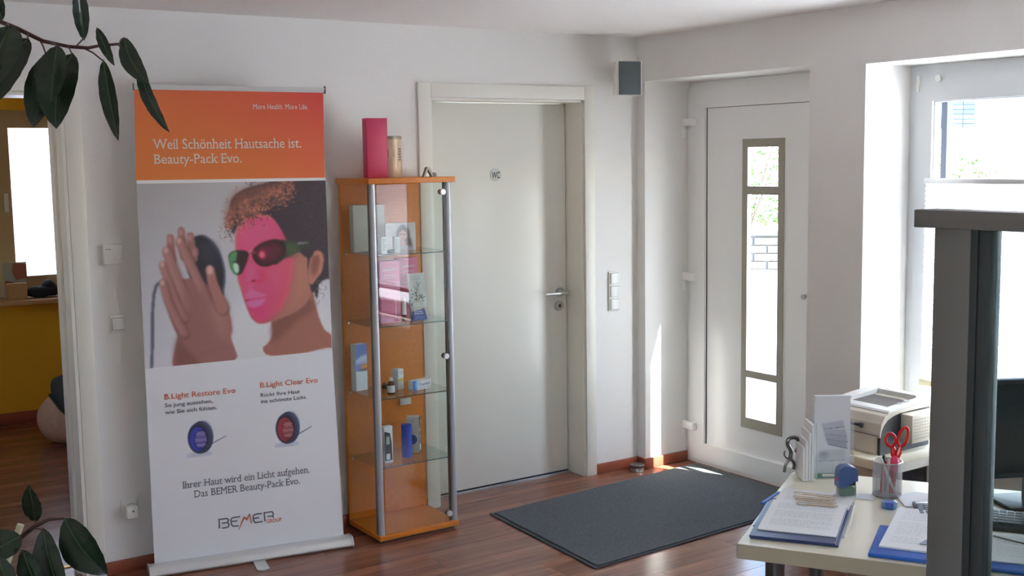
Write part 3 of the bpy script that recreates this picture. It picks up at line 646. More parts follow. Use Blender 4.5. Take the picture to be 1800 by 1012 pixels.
# lamp disc
q(P_.P, [(290, 335), (335, 308), (375, 318), (420, 362), (452, 430), (468, 510), (462, 590), (452, 625), (380, 600), (300, 560), (262, 450)], (60, 62, 78))
q(P_.P, [(280, 340), (330, 314), (366, 326), (408, 368), (440, 434), (456, 512), (450, 590), (440, 618), (380, 600), (300, 560), (262, 450)], (36, 35, 41))
q(P_.E, 380, 400, 50, 60, (50, 50, 58), 5, al=.5)
# neck, face
q(P_.P, [(720, 700), (900, 560), (935, 660), (958, 740), (985, 800), (1030, 842), (1040, 930), (800, 945), (690, 945), (655, 905), (690, 870), (712, 820)], (118, 78, 66), soft=1)
q(P_.P, [(715, 760), (860, 650), (920, 640), (930, 700), (840, 760), (745, 850), (712, 860)], (92, 58, 50), soft=4, al=.75)
FACE = [(560, 218), (640, 190), (740, 230), (830, 340), (900, 420), (915, 560), (905, 640), (850, 700), (760, 742), (700, 762), (645, 772), (606, 745), (580, 690), (562, 640), (545, 585), (530, 525), (533, 440), (520, 380), (522, 300)]
q(P_.P, FACE, (128, 86, 74))
P_.clip = P_.blur(P_.mask(P_.spl([(x*k, y_*k) for x, y_ in FACE])), 1)
q(P_.P, [(560, 222), (660, 205), (760, 250), (835, 350), (812, 440), (800, 560), (770, 660), (700, 740), (645, 766), (608, 740), (582, 690), (562, 640), (546, 585), (532, 525), (535, 440), (524, 380), (526, 300)], (176, 56, 88), soft=5)
q(P_.P, [(590, 250), (690, 240), (760, 300), (640, 380), (560, 380), (545, 320)], (172, 66, 96), soft=7, al=.8)
q(P_.P, [(600, 440), (780, 420), (790, 520), (760, 640), (690, 700), (640, 560)], (204, 60, 88), soft=7, al=.85)
q(P_.P, [(690, 470), (790, 430), (786, 520), (740, 600), (700, 560)], (214, 66, 90), soft=6, al=.7)
q(P_.E, 612, 520, 40, 60, (205, 60, 92), 5, al=.7); q(P_.E, 590, 560, 26, 16, (196, 82, 108), 3, al=.7)
q(P_.E, 660, 720, 60, 36, (150, 50, 92), 6, al=.6)
q(P_.L, [(800, 450), (800, 540), (760, 640), (700, 735)], 60, 50, (140, 66, 76), soft=7, al=.55); q(P_.L, [(560, 650), (584, 700), (606, 742), (645, 765), (700, 758)], 12, 14, (120, 44, 66), soft=4, al=.5)
q(P_.L, [(548, 330), (580, 290), (640, 262), (720, 262)], 30, 20, (190, 72, 104), soft=7, al=.5); q(P_.L, [(600, 470), (596, 530), (590, 555)], 26, 22, (226, 84, 116), soft=5, al=.6); q(P_.L, [(655, 470), (665, 510), (668, 545)], 12, 14, (150, 40, 66), soft=4, al=.5)
q(P_.P, [(840, 460), (900, 450), (895, 560), (860, 640), (800, 700), (830, 560)], (138, 94, 80), soft=7, al=.6)
# nose, lips
q(P_.L, [(568, 556), (590, 562), (610, 552)], 8, 6, (110, 30, 52), soft=2, al=.7); q(P_.L, [(635, 556), (655, 545), (660, 515), (640, 500)], 7, 4, (150, 34, 62), soft=2, al=.7); q(P_.E, 614, 548, 15, 6, (88, 22, 38), 1, al=.8)
q(P_.P, [(565, 630), (590, 605), (620, 600), (660, 612), (695, 630), (650, 640), (600, 648)], (198, 78, 112), soft=1)
q(P_.P, [(578, 655), (620, 645), (660, 640), (680, 640), (660, 668), (620, 688), (590, 680)], (216, 82, 120), soft=1); q(P_.L, [(572, 652), (600, 645), (640, 640), (695, 629)], 6, 4, (92, 26, 48), soft=1, al=.85)
q(P_.L, [(585, 695), (625, 700), (655, 690)], 8, 4, (140, 36, 76), soft=3, al=.7); q(P_.E, 600, 600, 20, 8, (216, 100, 130), 3, al=.7)
P_.clip = None
# ear
q(P_.P, [(900, 380), (1000, 360), (1010, 500), (960, 560), (915, 600)], (48, 40, 45), soft=1)
q(P_.P, [(915, 400), (950, 388), (978, 408), (980, 460), (965, 520), (930, 560), (905, 560), (900, 500), (908, 440)], (138, 92, 80)); q(P_.P, [(925, 420), (950, 412), (960, 450), (945, 500), (920, 520), (915, 460)], (92, 56, 48), soft=3, al=.8); q(P_.L, [(930, 410), (958, 402), (970, 440), (960, 500)], 6, 5, (164, 116, 102), soft=1, al=.7)
# hair
q(P_.P, [(690, 190), (760, 215), (860, 340), (800, 350), (740, 250)], (48, 40, 45), soft=1)
q(P_.P, [(495, 270), (488, 200), (500, 120), (560, 70), (640, 45), (700, 30), (760, 10), (880, -20), (1060, -20), (1080, 400), (1080, 520), (960, 545), (955, 590), (945, 640), (932, 600), (935, 552), (985, 480), (985, 392), (940, 385), (908, 430), (855, 395), (838, 330), (780, 262), (700, 208), (620, 195), (560, 222), (532, 262), (510, 300)], (48, 40, 45))
q(P_.P, [(470, 250), (478, 150), (520, 90), (600, 55), (720, 25), (820, 15), (790, 90), (700, 130), (620, 165), (555, 215), (505, 270)], (104, 62, 52), soft=6, al=.7)
for i in range(700):
    a_ = rr.random(); b_ = rr.random(); cx = 468+a_*350; cy = (205-a_*190)+b_*(75+20*a_)+rr.gauss(0, 10); r0 = rr.uniform(4, 12); th = rr.uniform(0, 6.28)
    q(P_.L, [(cx+r0*math.cos(th+j_*.8), cy+r0*math.sin(th+j_*.8)) for j_ in range(4)], 5, 4, rr.choice([(150, 92, 70), (118, 72, 58), (70, 48, 46), (90, 56, 50), (165, 110, 88), (50, 40, 42)]), soft=0, al=.45)
for i in range(60):
    a_ = rr.random(); cx = 462+a_*330; cy = 205-a_*185+rr.gauss(0, 9); r0 = rr.uniform(6, 14); q(P_.E, cx, cy, r0, r0*.9, rr.choice([(120, 74, 60), (96, 62, 54), (140, 90, 72)]), 1, al=.5)
for i in range(260):   # bumpy outline and tight dark curls
    a_ = rr.random(); cx = 478+a_*340+rr.gauss(0, 9); cy = 232-a_*190+rr.gauss(0, 20); r0 = rr.uniform(5, 12); col = rr.choice([(128, 76, 60), (96, 58, 48), (66, 46, 46), (146, 92, 72), (58, 42, 44)])
    q(P_.E, cx, cy, r0, r0*.8, col, 1, al=.55)
for i in range(520):
    a_ = rr.random()**.8; cx = 480+a_*330+rr.gauss(0, 16); cy = 250-a_*190+abs(rr.gauss(0, 36)); r0 = rr.uniform(4, 11); th = rr.uniform(0, 6.28); col = rr.choice([(150, 92, 70), (112, 68, 56), (52, 38, 40), (44, 34, 38), (168, 112, 90), (40, 32, 36)])
    q(P_.L, [(cx+r0*math.cos(th+j_*.8), cy+r0*math.sin(th+j_*.8)) for j_ in range(4)], 4, 3, col, soft=0, al=.5)
for i in range(420):
    cx = rr.uniform(560, 1000); cy = rr.uniform(20, 1)*0+rr.uniform(30, 360); 
    if cy > 40+(cx-520)*.75: continue
    r0 = rr.uniform(6, 16); th = rr.uniform(0, 6.28); q(P_.L, [(cx+r0*math.cos(th+j_*.7), cy+r0*math.sin(th+j_*.7)) for j_ in range(4)], 4, 3, rr.choice([(62, 52, 58), (36, 31, 36), (54, 44, 48)]), soft=0, al=.55)
for (cx, cy, r0) in ((432, 278, 14), (452, 312, 17), (488, 330, 15), (474, 296, 12), (462, 258, 12), (500, 345, 10), (958, 560, 14), (952, 600, 15), (972, 625, 12), (948, 655, 12), (985, 585, 10), (455, 190, 9), (470, 130, 10), (520, 66, 9)):
    q(P_.L, [(cx+r0*math.cos(j_*.8+cx), cy+r0*1.1*math.sin(j_*.8+cx)) for j_ in range(6)], 3, 2, (98, 74, 70), soft=0, al=.8)
# goggles
q(P_.P, [(690, 345), (760, 332), (860, 348), (905, 352), (900, 372), (860, 392), (780, 430), (720, 462)], (48, 46, 42)); q(P_.P, [(770, 350), (850, 358), (840, 400), (790, 425)], (54, 72, 46), soft=4, al=.8); q(P_.L, [(848, 352), (900, 348)], 10, 6, (108, 108, 112), soft=1)
q(P_.P, [(608, 392), (650, 352), (710, 334), (770, 345), (785, 390), (765, 430), (700, 470), (650, 470), (615, 440)], (40, 26, 28)); q(P_.P, [(640, 380), (710, 350), (760, 370), (755, 415), (700, 448), (655, 445)], (82, 30, 42), soft=4, al=.8); q(P_.E, 658, 410, 24, 28, (130, 36, 58), 2, al=.7); q(P_.E, 658, 411, 13, 15, (236, 84, 100), 1)
q(P_.L, [(580, 412), (600, 398), (622, 400)], 12, 12, (120, 44, 60)); q(P_.L, [(585, 400), (605, 388)], 5, 5, (205, 150, 160), al=.7)
q(P_.P, [(484, 420), (500, 396), (545, 386), (583, 396), (586, 430), (568, 480), (548, 512), (520, 514), (496, 480)], (46, 34, 36)); q(P_.P, [(486, 422), (506, 398), (526, 396), (522, 440), (500, 452), (520, 462), (532, 510), (514, 508), (494, 478)], (62, 108, 68), soft=1); q(P_.P, [(512, 456), (534, 462), (536, 500), (522, 506), (510, 480)], (140, 168, 146), soft=1)
# far hand fingers
for p in ([(178, 322), (182, 380), (190, 440)], [(235, 285), (240, 340), (250, 420)], [(283, 312), (290, 370), (300, 430)], [(306, 390), (306, 400)]): q(P_.L, p, 38, 44, (112, 76, 72)); q(P_.L, [(p[0][0]-4, p[0][1]), (p[0][0]-3, p[0][1]+22)], 16, 14, (150, 118, 118), soft=2, al=.7)
# near hand
q(P_.P, [(150, 560), (215, 540), (330, 540), (395, 590), (462, 655), (492, 730), (502, 800), (498, 850), (528, 935), (540, 1020), (212, 1020), (215, 850), (195, 790), (165, 700)], (112, 76, 72), soft=1)
for p, wd in (([(140, 465), (165, 540), (200, 640), (250, 740)], 42), ([(140, 560), (165, 650), (205, 740), (250, 820)], 40), ([(160, 392), (190, 480), (230, 580), (280, 690)], 48), ([(228, 342), (262, 420), (310, 520), (360, 640)], 48)):
    q(P_.L, [(x+7, y_+6) for x, y_ in p], wd, wd+6, (74, 48, 46), soft=3, al=.8); q(P_.L, p, wd-4, wd+4, (116, 80, 76), soft=1); q(P_.L, [(x-8, y_-2) for x, y_ in p], wd*.3, wd*.35, (142, 108, 104), soft=3, al=.6)
    q(P_.E, p[0][0]-4, p[0][1]-4, 12, 16, (156, 126, 124), 1, al=.7)
q(P_.P, [(250, 600), (360, 600), (440, 680), (480, 780), (460, 860), (380, 880), (290, 820)], (110, 74, 70), soft=8, al=.9); q(P_.P, [(380, 640), (450, 700), (480, 790), (470, 850), (420, 800)], (134, 98, 92), soft=8, al=.6)
q(P_.L, [(388, 492), (402, 560), (432, 640), (455, 690)], 46, 66, (74, 48, 46), soft=3); q(P_.L, [(385, 490), (400, 560), (430, 640), (450, 690)], 44, 62, (122, 84, 78), soft=1); q(P_.E, 386, 492, 15, 24, (172, 138, 130), 2, al=.8)
q(P_.P, [(212, 850), (260, 900), (330, 970), (330, 1020), (210, 1020)], (96, 62, 56), soft=4); q(P_.L, [(330, 940), (420, 900), (500, 890)], 6, 4, (84, 54, 50), soft=3, al=.5)
# shirt
q(P_.P, [(520, 960), (560, 930), (610, 908), (655, 896), (668, 922), (710, 940), (860, 930), (1040, 902), (1040, 1030), (535, 1030)], (182, 182, 190), soft=1); q(P_.L, [(600, 945), (640, 905)], 5, 5, (140, 140, 150), soft=2)
n0 = np.random.RandomState(1).normal(0, 1.6, P_.a.shape); PA = D2A(P_.a+n0, 2.6)
Hm = np.array([[0.000734451588466421, -3.7868053002203535e-05, 0.0153666086357], [-0.00012329998652527673, -0.0007898355487797699, 1.6500644497], [-6.576606610204317e-05, -1.5175359880974325e-05, 1]]); Hi = np.linalg.inv(Hm)
def pxz(s, t):
    x = (.0141*(1-t)+.0102*t)*(1-s)+(.7926*(1-t)+.7957*t)*s; z = (1.620*(1-s)+1.617*s)*(1-t)+(.866*(1-s)+.878*s)*t; return x, z
def pP(s, t): x, z = pxz(s, t); return np.stack([x, np.full_like(x, -.0014), z], -1)
def pC(s, t):
    x, z = pxz(s, t); v = np.stack([x, z, np.ones_like(x)], -1) @ Hi.T; cx, cy = v[..., 0]/v[..., 2]*k, v[..., 1]/v[..., 2]*k
    cx = np.clip(cx, 0, 333.9); cy = np.clip(cy, 0, 315.9); i, j = cy.astype(int), cx.astype(int); fi, fj = (cy-i)[..., None], (cx-j)[..., None]
    return (PA[i, j]*(1-fj)+PA[i, j+1]*fj)*(1-fi)+(PA[i+1, j]*(1-fj)+PA[i+1, j+1]*fj)*fi
printgrid('printed_photo', pP, 330, 310, pC, bn, label='printed photo of a woman in goggles lit pink, hands holding a round lamp')

# ================================================================= glass display cabinet
cx0, cx1, cyf, cyb = -1.772, -1.362, -.338, -.018
cb = thing('display_cabinet', 'tall narrow glass display cabinet with orange wood ends beside the toilet door', 'cabinet', (cx0, cyf, 0)); W_, D_c = cx1-cx0, cyb-cyf
bx('base_panel', (0, 0, .012), (W_, D_c, .036), ORG, cb, bev=.002); bx('plinth', (.02, .02, 0), (W_-.02, D_c-.02, .012), DGREY, cb)
bx('top_panel', (-.012, -.008, 1.598), (W_+.012, D_c, 1.622), ORG, cb, bev=.002); bx('back_panel', (0, D_c-.016, .036), (W_, D_c, 1.598), ORG, cb, bev=.001)
bx('side_glass', (.004, .03, .036), (.009, D_c-.017, 1.598), CABG, cb); bx('side_glass', (W_-.009, .03, .036), (W_-.004, D_c-.017, 1.598), CABG, cb)
def post(x): 
    MB().cyl((x, .016, .036), (x, .016, 1.598), .0135, seg=28).obj('corner_post', mat('satin_post', (.50, .51, .54), .42, .55), cb, True)
post(.016); post(W_-.016)
bx('post_seal', (.004, .022, .036), (.014, .042, 1.598), GREYM, cb); bx('post_seal', (W_-.036, .016, .036), (W_-.022, .030, 1.598), mat('brown_seal', (.10, .07, .05), .5), cb)
dr = bx('glass_door', (.030, .003, .04), (W_-.030, .008, 1.594), CABG, cb)
for z in (1.555, .812, .078):
    kn = MB().cyl((W_-.052, .003, z), (W_-.052, -.010, z), .0125, seg=28).obj('door_knob', ALUW, dr, True); MB().cyl((W_-.052, .008, z), (W_-.052, .020, z), .0125, seg=24).obj('knob_back', DGREY, kn)
ZS = (1.283, .968, .646, .336)
for z in ZS:
    bx('glass_shelf', (.010, .014, z), (W_-.010, D_c-.017, z+.006), SHELFG, cb)
    bx('shelf_edge', (.012, .0125, z+.0008), (W_-.012, .0138, z+.0052), mat('glass_edge', (.06, .08, .07), .3), cb)
    b = MB()
    for x, y_ in ((.012, .05), (W_-.012, .05), (.012, D_c-.04), (W_-.012, D_c-.04)): b.cyl((x, y_, z-.008), (x, y_, z), .004, seg=8)
    b.obj('shelf_clip', STEEL, cb)
MB().cyl((.09, D_c-.016, .745), (.09, D_c-.026, .745), .008, seg=16).obj('back_bolt', STEEL, cb, True)
MB().box((.272, D_c-.030, .545), (.332, D_c-.016, .575), .002).obj('back_bracket', GREYC, cb, True)
def carton(name, label, x, y_, z, w_, d_, h_, m, rot=0, cat='box', group=None):
    t = thing(name, label, cat, (x, y_, z), math.radians(rot), group); MB().box((-w_/2, -d_/2, 0), (w_/2, d_/2, h_), .0008).obj('carton', m, t, True); return t, -d_/2-.0006
# on top
t, f = carton('pink_box', 'tall hot pink carton standing on top of the orange cabinet', -1.668, -.19, 1.6222, .096, .05, .262, PINK, -3); bx('side_band', (.0482, -.0255, .0005), (.0502, .0255, .2625), LPINK, t)
t = thing('beige_tin', 'round beige and gold tin behind the pink carton on the cabinet top', 'tin', (-1.563, -.115, 1.6222)); MB().lathe([(0, 0), (.061, 0), (.061, .176), (0, .176)], seg=36).obj('body', TINC, t, True); MB().lathe([(.0622, .170), (.0622, .183), (.057, .185), (0, .185)], seg=36).obj('lid', mat('tin_lid', (.30, .26, .2), .35, .5), t, True)
b = MB()
for i in range(5): b.box((.022+.003*(i % 2), -.0578, .075+i*.012), (.034, -.050, .082+i*.012))
b.obj('printing', mat('tin_print', (.20, .17, .10), .5), t)['kind'] = 'stuff'; bx('label_patch', (-.03, -.0614, .09), (.0, -.0535, .125), mat('tin_patch', (.46, .34, .24), .5), t)
t = thing('metal_bracket', 'small bent grey metal clamp lying at the right end of the cabinet top', 'clamp', (-1.448, -.29, 1.6223), math.radians(5)); b = MB()
b.prism([(-.040, 0), (-.030, 0), (-.014, .034), (.004, .004), (.004, .0), (.022, 0), (.026, .014), (.016, .014), (.012, .012), (-.008, .044), (-.020, .044)], -.008, .008, 1); b.obj('clamp_body', mat('grey_clamp', (.22, .20, .18), .4, .4), t)
MB().cyl((.012, -.010, .010), (.034, .010, .010), .009).obj('clamp_roller', mat('grey_clamp2', (.34, .32, .29), .4, .3), t, True)
# shelf 1
z = ZS[0]+.0062
t, f = carton('grey_box', 'large plain silver-grey carton on the top glass shelf', -1.672, -.10, z, .150, .05, .212, GREYC, -6)
t, f = carton('white_carton', 'small white upright carton with grey print in front of the silver-grey one', -1.690, -.285, z, .028, .02, .076, PAPER, 0); lines(t, -.008, .010, .065, .006, 9, INKG, .002, f, seed=3)
t = thing('dark_case', 'flat dark blue-black case lying between the two white cartons', 'case', (-1.652, -.285, z)); MB().sph((0, 0, .009), .02, (1.1, .5, .42)).obj('shell', mat('dark_case', (.03, .035, .06), .3), t, True)
t, f = carton('white_carton', 'narrow white carton beside the portrait card on the top shelf', -1.614, -.265, z, .028, .02, .072, PAPER, 0); lines(t, -.010, .010, .060, .006, 8, INKL, .002, f, seed=4)
cd_ = thing('portrait_card', 'white advertising card with a long-haired woman portrait on the top shelf', 'card', (-1.540, -.170, z), 0)
MB().box((-.078, 0, 0), (.078, .006, .126), .0005).obj('board', PAPER, cd_)
Q = Paint(90, 80, (205, 200, 198)); Q.E(52, 34, 19, 27, (95, 75, 70), 3); Q.P([(36, 40), (70, 40), (76, 80), (32, 80)], (100, 80, 74), 3); Q.E(51, 36, 12, 16, (208, 160, 145), 1); Q.E(51, 60, 9, 16, (205, 160, 145), 2); Q.P([(35, 70), (70, 66), (80, 82), (30, 82)], (170, 160, 165), 2)
Q.E(46, 33, 2.4, 1.1, (70, 50, 50), 0); Q.E(56, 33, 2.4, 1.1, (70, 50, 50), 0); Q.E(51, 45, 3.5, 1.2, (170, 80, 80), 0); Q.L([(4, 8), (26, 8)], 3, 3, (170, 165, 165)); Q.L([(4, 14), (20, 14)], 2, 2, (180, 175, 175))
QA = D2A(Q.a, 1.25)
def card(par, A, W2, H2, name='picture', y=-.0008):
    h_, w_ = A.shape[:2]
    return printgrid(name, lambda s, t: np.stack([-W2+2*W2*s, np.full_like(s, y), H2*(1-t)], -1), w_, h_, lambda s, t: A[np.clip((t*(h_-1)).round().astype(int), 0, h_-1), np.clip((s*(w_-1)).round().astype(int), 0, w_-1)], par)
card(cd_, QA, .077, .125)
# shelf 2
z = ZS[1]+.0062
def pinkbox(label, x, y_, rot, txt):
    t, f = carton('pink_carton', label, x, y_, z, .100, .04, .278, LPINK, rot, group=None)
    text(t, txt, -.036, .036, .235, .012, INKW, y=f); lines(t, -.030, .034, .215, .012, 2, INKW, .002, f, seed=9); lines(t, -.030, .036, .165, .010, 1, INKW, .0012, f, seed=2)
    MB().box((.024, f-.0002, .02), (.027, f, .11)).obj('stripe', INKW, t); return t
pinkbox('tall pink carton standing left on the second glass shelf', -1.640, -.225, 2, 'cosmetic')
pinkbox('second tall pink carton, half hidden behind the white leaflet on the second shelf', -1.492, -.125, 2, 'cosmetic')
t = thing('red_tube', 'slim dark red tube with a white label between the pink cartons', 'tube', (-1.572, -.245, z)); MB().lathe([(0, 0), (.010, 0), (.010, .03), (.009, .085), (.007, .11), (0, .112)], seg=16).obj('tube_body', ARED, t, True); MB().cyl((0, 0, .032), (0, 0, .09), .0102, seg=16, caps=False).obj('paper_label', PAPER, t, True)
lf = thing('white_leaflet', 'white leaflet with a plant drawing propped on the second shelf', 'leaflet', (-1.480, -.225, z+.004)); lf.rotation_euler = (math.radians(-8), 0, math.radians(4))
MB().box((-.045, 0, .05), (.045, .003, .208)).obj('sheet', PAPER, lf); MB().prism([(-.045, .004), (.0, .004), (.03, .10), (-.045, .10)], .0035, .012, 1).obj('easel', GREYC, lf)
b = MB()
for i in range(26): a = rr.uniform(0, 6.28); x, zz_ = rr.gauss(-.006, .02), rr.gauss(.095, .018); b.quad(*flat([(x, zz_), (x+.008*math.cos(a), zz_+.008*math.sin(a)), (x+.012*math.cos(a+.4), zz_+.012*math.sin(a+.4)), (x+.006*math.cos(a+.9), zz_+.006*math.sin(a+.9))], -.0006))
b.obj('plant_print', mat('olive_ink', (.16, .18, .10), .6), lf)
b = MB(); ribbon(b, [(-.01, .10), (-.004, .13), (.006, .15), (.0, .17)], .002, -.0007); ribbon(b, [(-.004, .13), (-.02, .15)], .002, -.0007); ribbon(b, [(.006, .15), (.02, .165)], .002, -.0007); b.obj('stem_print', INKG, lf); lines(lf, -.03, .02, .19, .010, 2, INKL, .002, -.0007, seed=5)
t = thing('blue_card', 'blue folded card with white lettering at the foot of the white leaflet', 'card', (-1.510, -.272, z)); t.rotation_euler = (math.radians(-12), 0, math.radians(4))
MB().prism([(-.040, .003), (.044, .003), (.036, .052), (-.030, .046)], 0, .003, 1).obj('sheet', mat('royal_blue_card', (.03, .05, .30), .45), t); lines(t, -.022, .026, .040, .009, 2, INKW, .004, -.001, seed=7); lines(t, -.020, .030, .018, .007, 2, INKL, .0015, -.001, seed=8)
t = thing('grey_label_card', 'pale grey label card between the leaflet picture and the blue card', 'card', (-1.510, -.262, z+.056)); t.rotation_euler = (math.radians(-8), 0, math.radians(4)); 
MB().box((-.026, 0, 0), (.030, .002, .034)).box((-.003, .002, -.055), (.003, .004, .03)).obj('sheet', GREYC, t); lines(t, -.02, .024, .02, .009, 2, INKW, .004, -.0006, seed=6)
# shelf 3
z = ZS[2]+.0062
t, f = carton('tall_white_blue_box', 'tall white and blue carton with an orange picture, far left on the third shelf', -1.722, -.075, z, .062, .04, .215, PAPER, 8)
Q = Paint(24, 80, (205, 208, 215))
for i in range(80): Q.a[i, :] = (np.array((90, 110, 175)) if i < 26 else np.array((150, 165, 205)) if i < 34 else np.array((120, 130, 190)) if i < 46 else np.array((208, 210, 216)))
Q.P([(0, 30), (10, 22), (24, 20), (24, 27), (10, 29)], (190, 200, 225), 2); Q.E(18, 40, 7, 6, (205, 130, 50), 1); Q.P([(8, 44), (24, 43), (24, 46), (8, 46)], (70, 70, 90), 1); card(t, D2A(Q.a, 1.3), .0305, .2145, y=f)
t = thing('brown_bottle', 'small amber glass bottle with a white cap and label on the third shelf', 'bottle', (-1.650, -.245, z)); MB().lathe([(0, 0), (.0165, 0), (.0175, .003), (.0175, .044), (.014, .052), (.0075, .058), (.0075, .062), (0, .062)], seg=24).obj('glass_body', BROWNG, t, True)
MB().lathe([(.0085, .060), (.009, .062), (.009, .073), (0, .074)], seg=20).obj('cap', WPLAS, t, True); MB().cyl((0, 0, .008), (0, 0, .040), .0178, seg=24, caps=False).obj('paper_label', PAPER, t, True)
t, f = carton('white_medicine_box', 'upright white carton with a yellow band beside the blue and white one', -1.572, -.165, z, .036, .040, .094, PAPER, 20); bx('yellow_band', (-.0178, f-.0002, .038), (.0178, f+.0004, .052), mat('yellow_ink', (.75, .55, .15), .5), t); lines(t, -.012, .012, .078, .008, 2, INKL, .003, f-.0003, seed=2)
t, f = carton('ointment_box', 'low white and blue ointment carton lying at the front of the third shelf', -1.490, -.225, z, .116, .030, .046, PAPER, 14)
Q = Paint(60, 24, (215, 212, 212)); Q.P([(-5, -5), (14, -5), (10, 12), (16, 30), (-5, 30)], (60, 105, 190), 3); Q.E(14, 10, 6, 8, (120, 170, 220), 3, .6); Q.L([(20, 3), (58, 2)], 1.2, 1.2, (215, 120, 80), 0); Q.L([(20, 20), (58, 19)], 1.2, 1.2, (215, 120, 100), 0); card(t, D2A(Q.a, 1.3), .0575, .0455, y=f); text(t, 'Traumeel', -.020, .048, .017, .015, INKB, y=f-.0006)
t = thing('green_dropper', 'tiny dark green vial behind the amber bottle', 'vial', (-1.618, -.12, z)); MB().lathe([(0, 0), (.011, 0), (.011, .018), (.006, .022), (.006, .028), (0, .028)], seg=14).obj('vial_body', mat('dark_green_glass', (.02, .06, .02), .2), t, True)
# shelf 4
z = ZS[3]+.0062
t, f = carton('black_white_box', 'white blister carton with a black tube shape, left on the lowest shelf', -1.678, -.245, z, .044, .03, .166, PAPER, 4); poly(t, [(-.021, .01), (.018, .01), (.016, .09), (.008, .135), (-.021, .145)], BLACK, f, 'black_print'); poly(t, [(-.012, .085), (.004, .085), (.004, .12), (-.012, .12)], mat('cream_ink', (.5, .52, .38), .5), f-.0004, 'cream_print'); poly(t, [(-.014, .014), (.006, .014), (.006, .042), (-.014, .042)], PAPER, f-.0004, 'white_print')
t = thing('blue_bandage_roll', 'upright royal blue bandage roll on the lowest glass shelf', 'bandage', (-1.560, -.215, z)); b = MB()
pf = [(0, 0)]
for i in range(30): pf.append((.0235+.0012*(i % 2), .150*i/29))
pf.append((0, .150)); b.lathe(pf, seg=28); b.obj('roll', ROLLB, t, True)
t, f = carton('tape_box', 'grey and black patterned carton with a blue disc behind the bandage roll', -1.488, -.150, z, .060, .045, .168, GREYC, -38); MB().cyl((-.004, f, .062), (-.004, f-.0008, .062), .024, seg=28).obj('blue_disc', mat('disc_blue', (.04, .12, .35), .5), t); MB().cyl((-.004, f-.0008, .062), (-.004, f-.0014, .062), .008, seg=20).obj('disc_hole', INK, t)
bx('dark_side', (.0302, -.0225, .0), (.0308, .0225, .168), mat('taupe_ink', (.11, .09, .075), .5), t); b = MB()
for i in range(12): y_, zz_ = rr.uniform(-.018, .01), rr.uniform(.05, .15); b.box((.0308, y_, zz_), (.0312, y_+.008, zz_+.008))
b.box((.0308, -.02, .01), (.0313, .018, .038)); b.obj('side_print', PAPER, t); lines(t, -.025, .01, .15, .008, 2, INKG, .002, f, seed=4)

# ================================================================= desk and what stands on it
DO = Vector((-2.041, -2.812)); e1 = Vector((.527, -.850)).normalized(); e2 = Vector((.850, .527)).normalized(); DA = math.atan2(e1.y, e1.x)
def dl(x, y_): v = Vector((x, y_))-DO; return v.dot(e1), v.dot(e2)
dk = thing('desk', 'cream laminate desk on grey metal legs in front of the window', 'desk', (DO.x, DO.y, 0), DA)
rc = .05; pts = [(0, 0), (1.7, 0), (1.7, .735), (rc, .735)] + [(rc-rc*math.sin(a), .735-rc+rc*math.cos(a)) for a in np.linspace(.3, PI/2, 5)]
MB().prism(pts, .702, .740).obj('desktop', DESK, dk); 
b = MB(); pp = [(p[0], p[1]) for p in pts]; n = len(pp); cc = Vector((.8, .37))
for i in range(n):
    a, c = Vector(pp[i]), Vector(pp[(i+1) % n]); d = (c-a).normalized(); nn = Vector((d.y, -d.x))*.0015
    b.quad((*(a+nn), .7025), (*(c+nn), .7025), (*(c+nn), .7395), (*(a+nn), .7395))
b.obj('edge_band', DESKE, dk)
for x, y_ in ((.082, .06), (.085, .66), (1.6, .06), (1.6, .66)): MB().cyl((x, y_, .0), (x, y_, .702), .024, seg=20).cyl((x, y_, 0), (x, y_, .012), .03, seg=20).obj('leg', DSTEEL, dk, True)
bx('modesty_bar', (.065, .35, .66), (1.6, .37, .70), DSTEEL, dk)
ZD = .7405
def on(name, label, cat, x, y_, rot=0, z=ZD, group=None): return thing(name, label, cat, (x, y_, z), DA+math.radians(rot), group)
# document folder with papers (local x along the front edge, y away from it)
t = on('document_folder', 'dark blue open document folder under papers at the front corner of the desk', 'folder', -1.770, -2.783, 3)
MB().box((-.108, -.19, 0), (.108, .165, .004), .001).obj('folder_back', NAVY, t); MB().box((-.110, -.192, .0045), (.100, .12, .0085), .001).obj('folder_front', NAVY, t); MB().box((.108, -.12, .001), (.116, .185, .006), .001).obj('clear_sleeve', ACRYL, t); MB().prism([(-.115, -.10), (-.108, -.10), (-.108, .12), (-.113, .12)], .001, .006).obj('left_flap', BLUE, t)
def printed(name, label, x, y_, z, w_, d_, rot, nl, seed, th=.001, cat='paper', title=True):
    t = on(name, label, cat, x, y_, rot, z); MB().box((-w_/2, -d_/2, 0), (w_/2, d_/2, th)).obj('sheet', PAPER, t)
    b = MB(); rr_ = random.Random(seed)
    for i in range(nl):
        yy = d_/2-.03-i*(d_-.06)/max(nl, 1)
        if i % 7 == 5: continue
        x_ = -w_/2+.02; xe = w_/2-.02 if i % 4 else rr_.uniform(0, w_/2-.02)
        while x_ < xe: wd = min(rr_.uniform(.005, .016), xe-x_); b.quad((x_, yy, th+.0003), (x_+wd, yy, th+.0003), (x_+wd, yy+.0022, th+.0003), (x_, yy+.0022, th+.0003)); x_ += wd+.003
    o = b.obj('printed_lines', INKL, t); o['kind'] = 'stuff'; return t
printed('letter_sheet', 'white printed letter on top of the dark blue folder', -1.777, -2.788, ZD+.009, .195, .27, 3, 20, 1, .002)
printed('letter_sheet', 'white form lying beyond the folder under the gold clips', -1.612, -2.682, ZD+.0045, .20, .15, 1, 5, 2, .001)
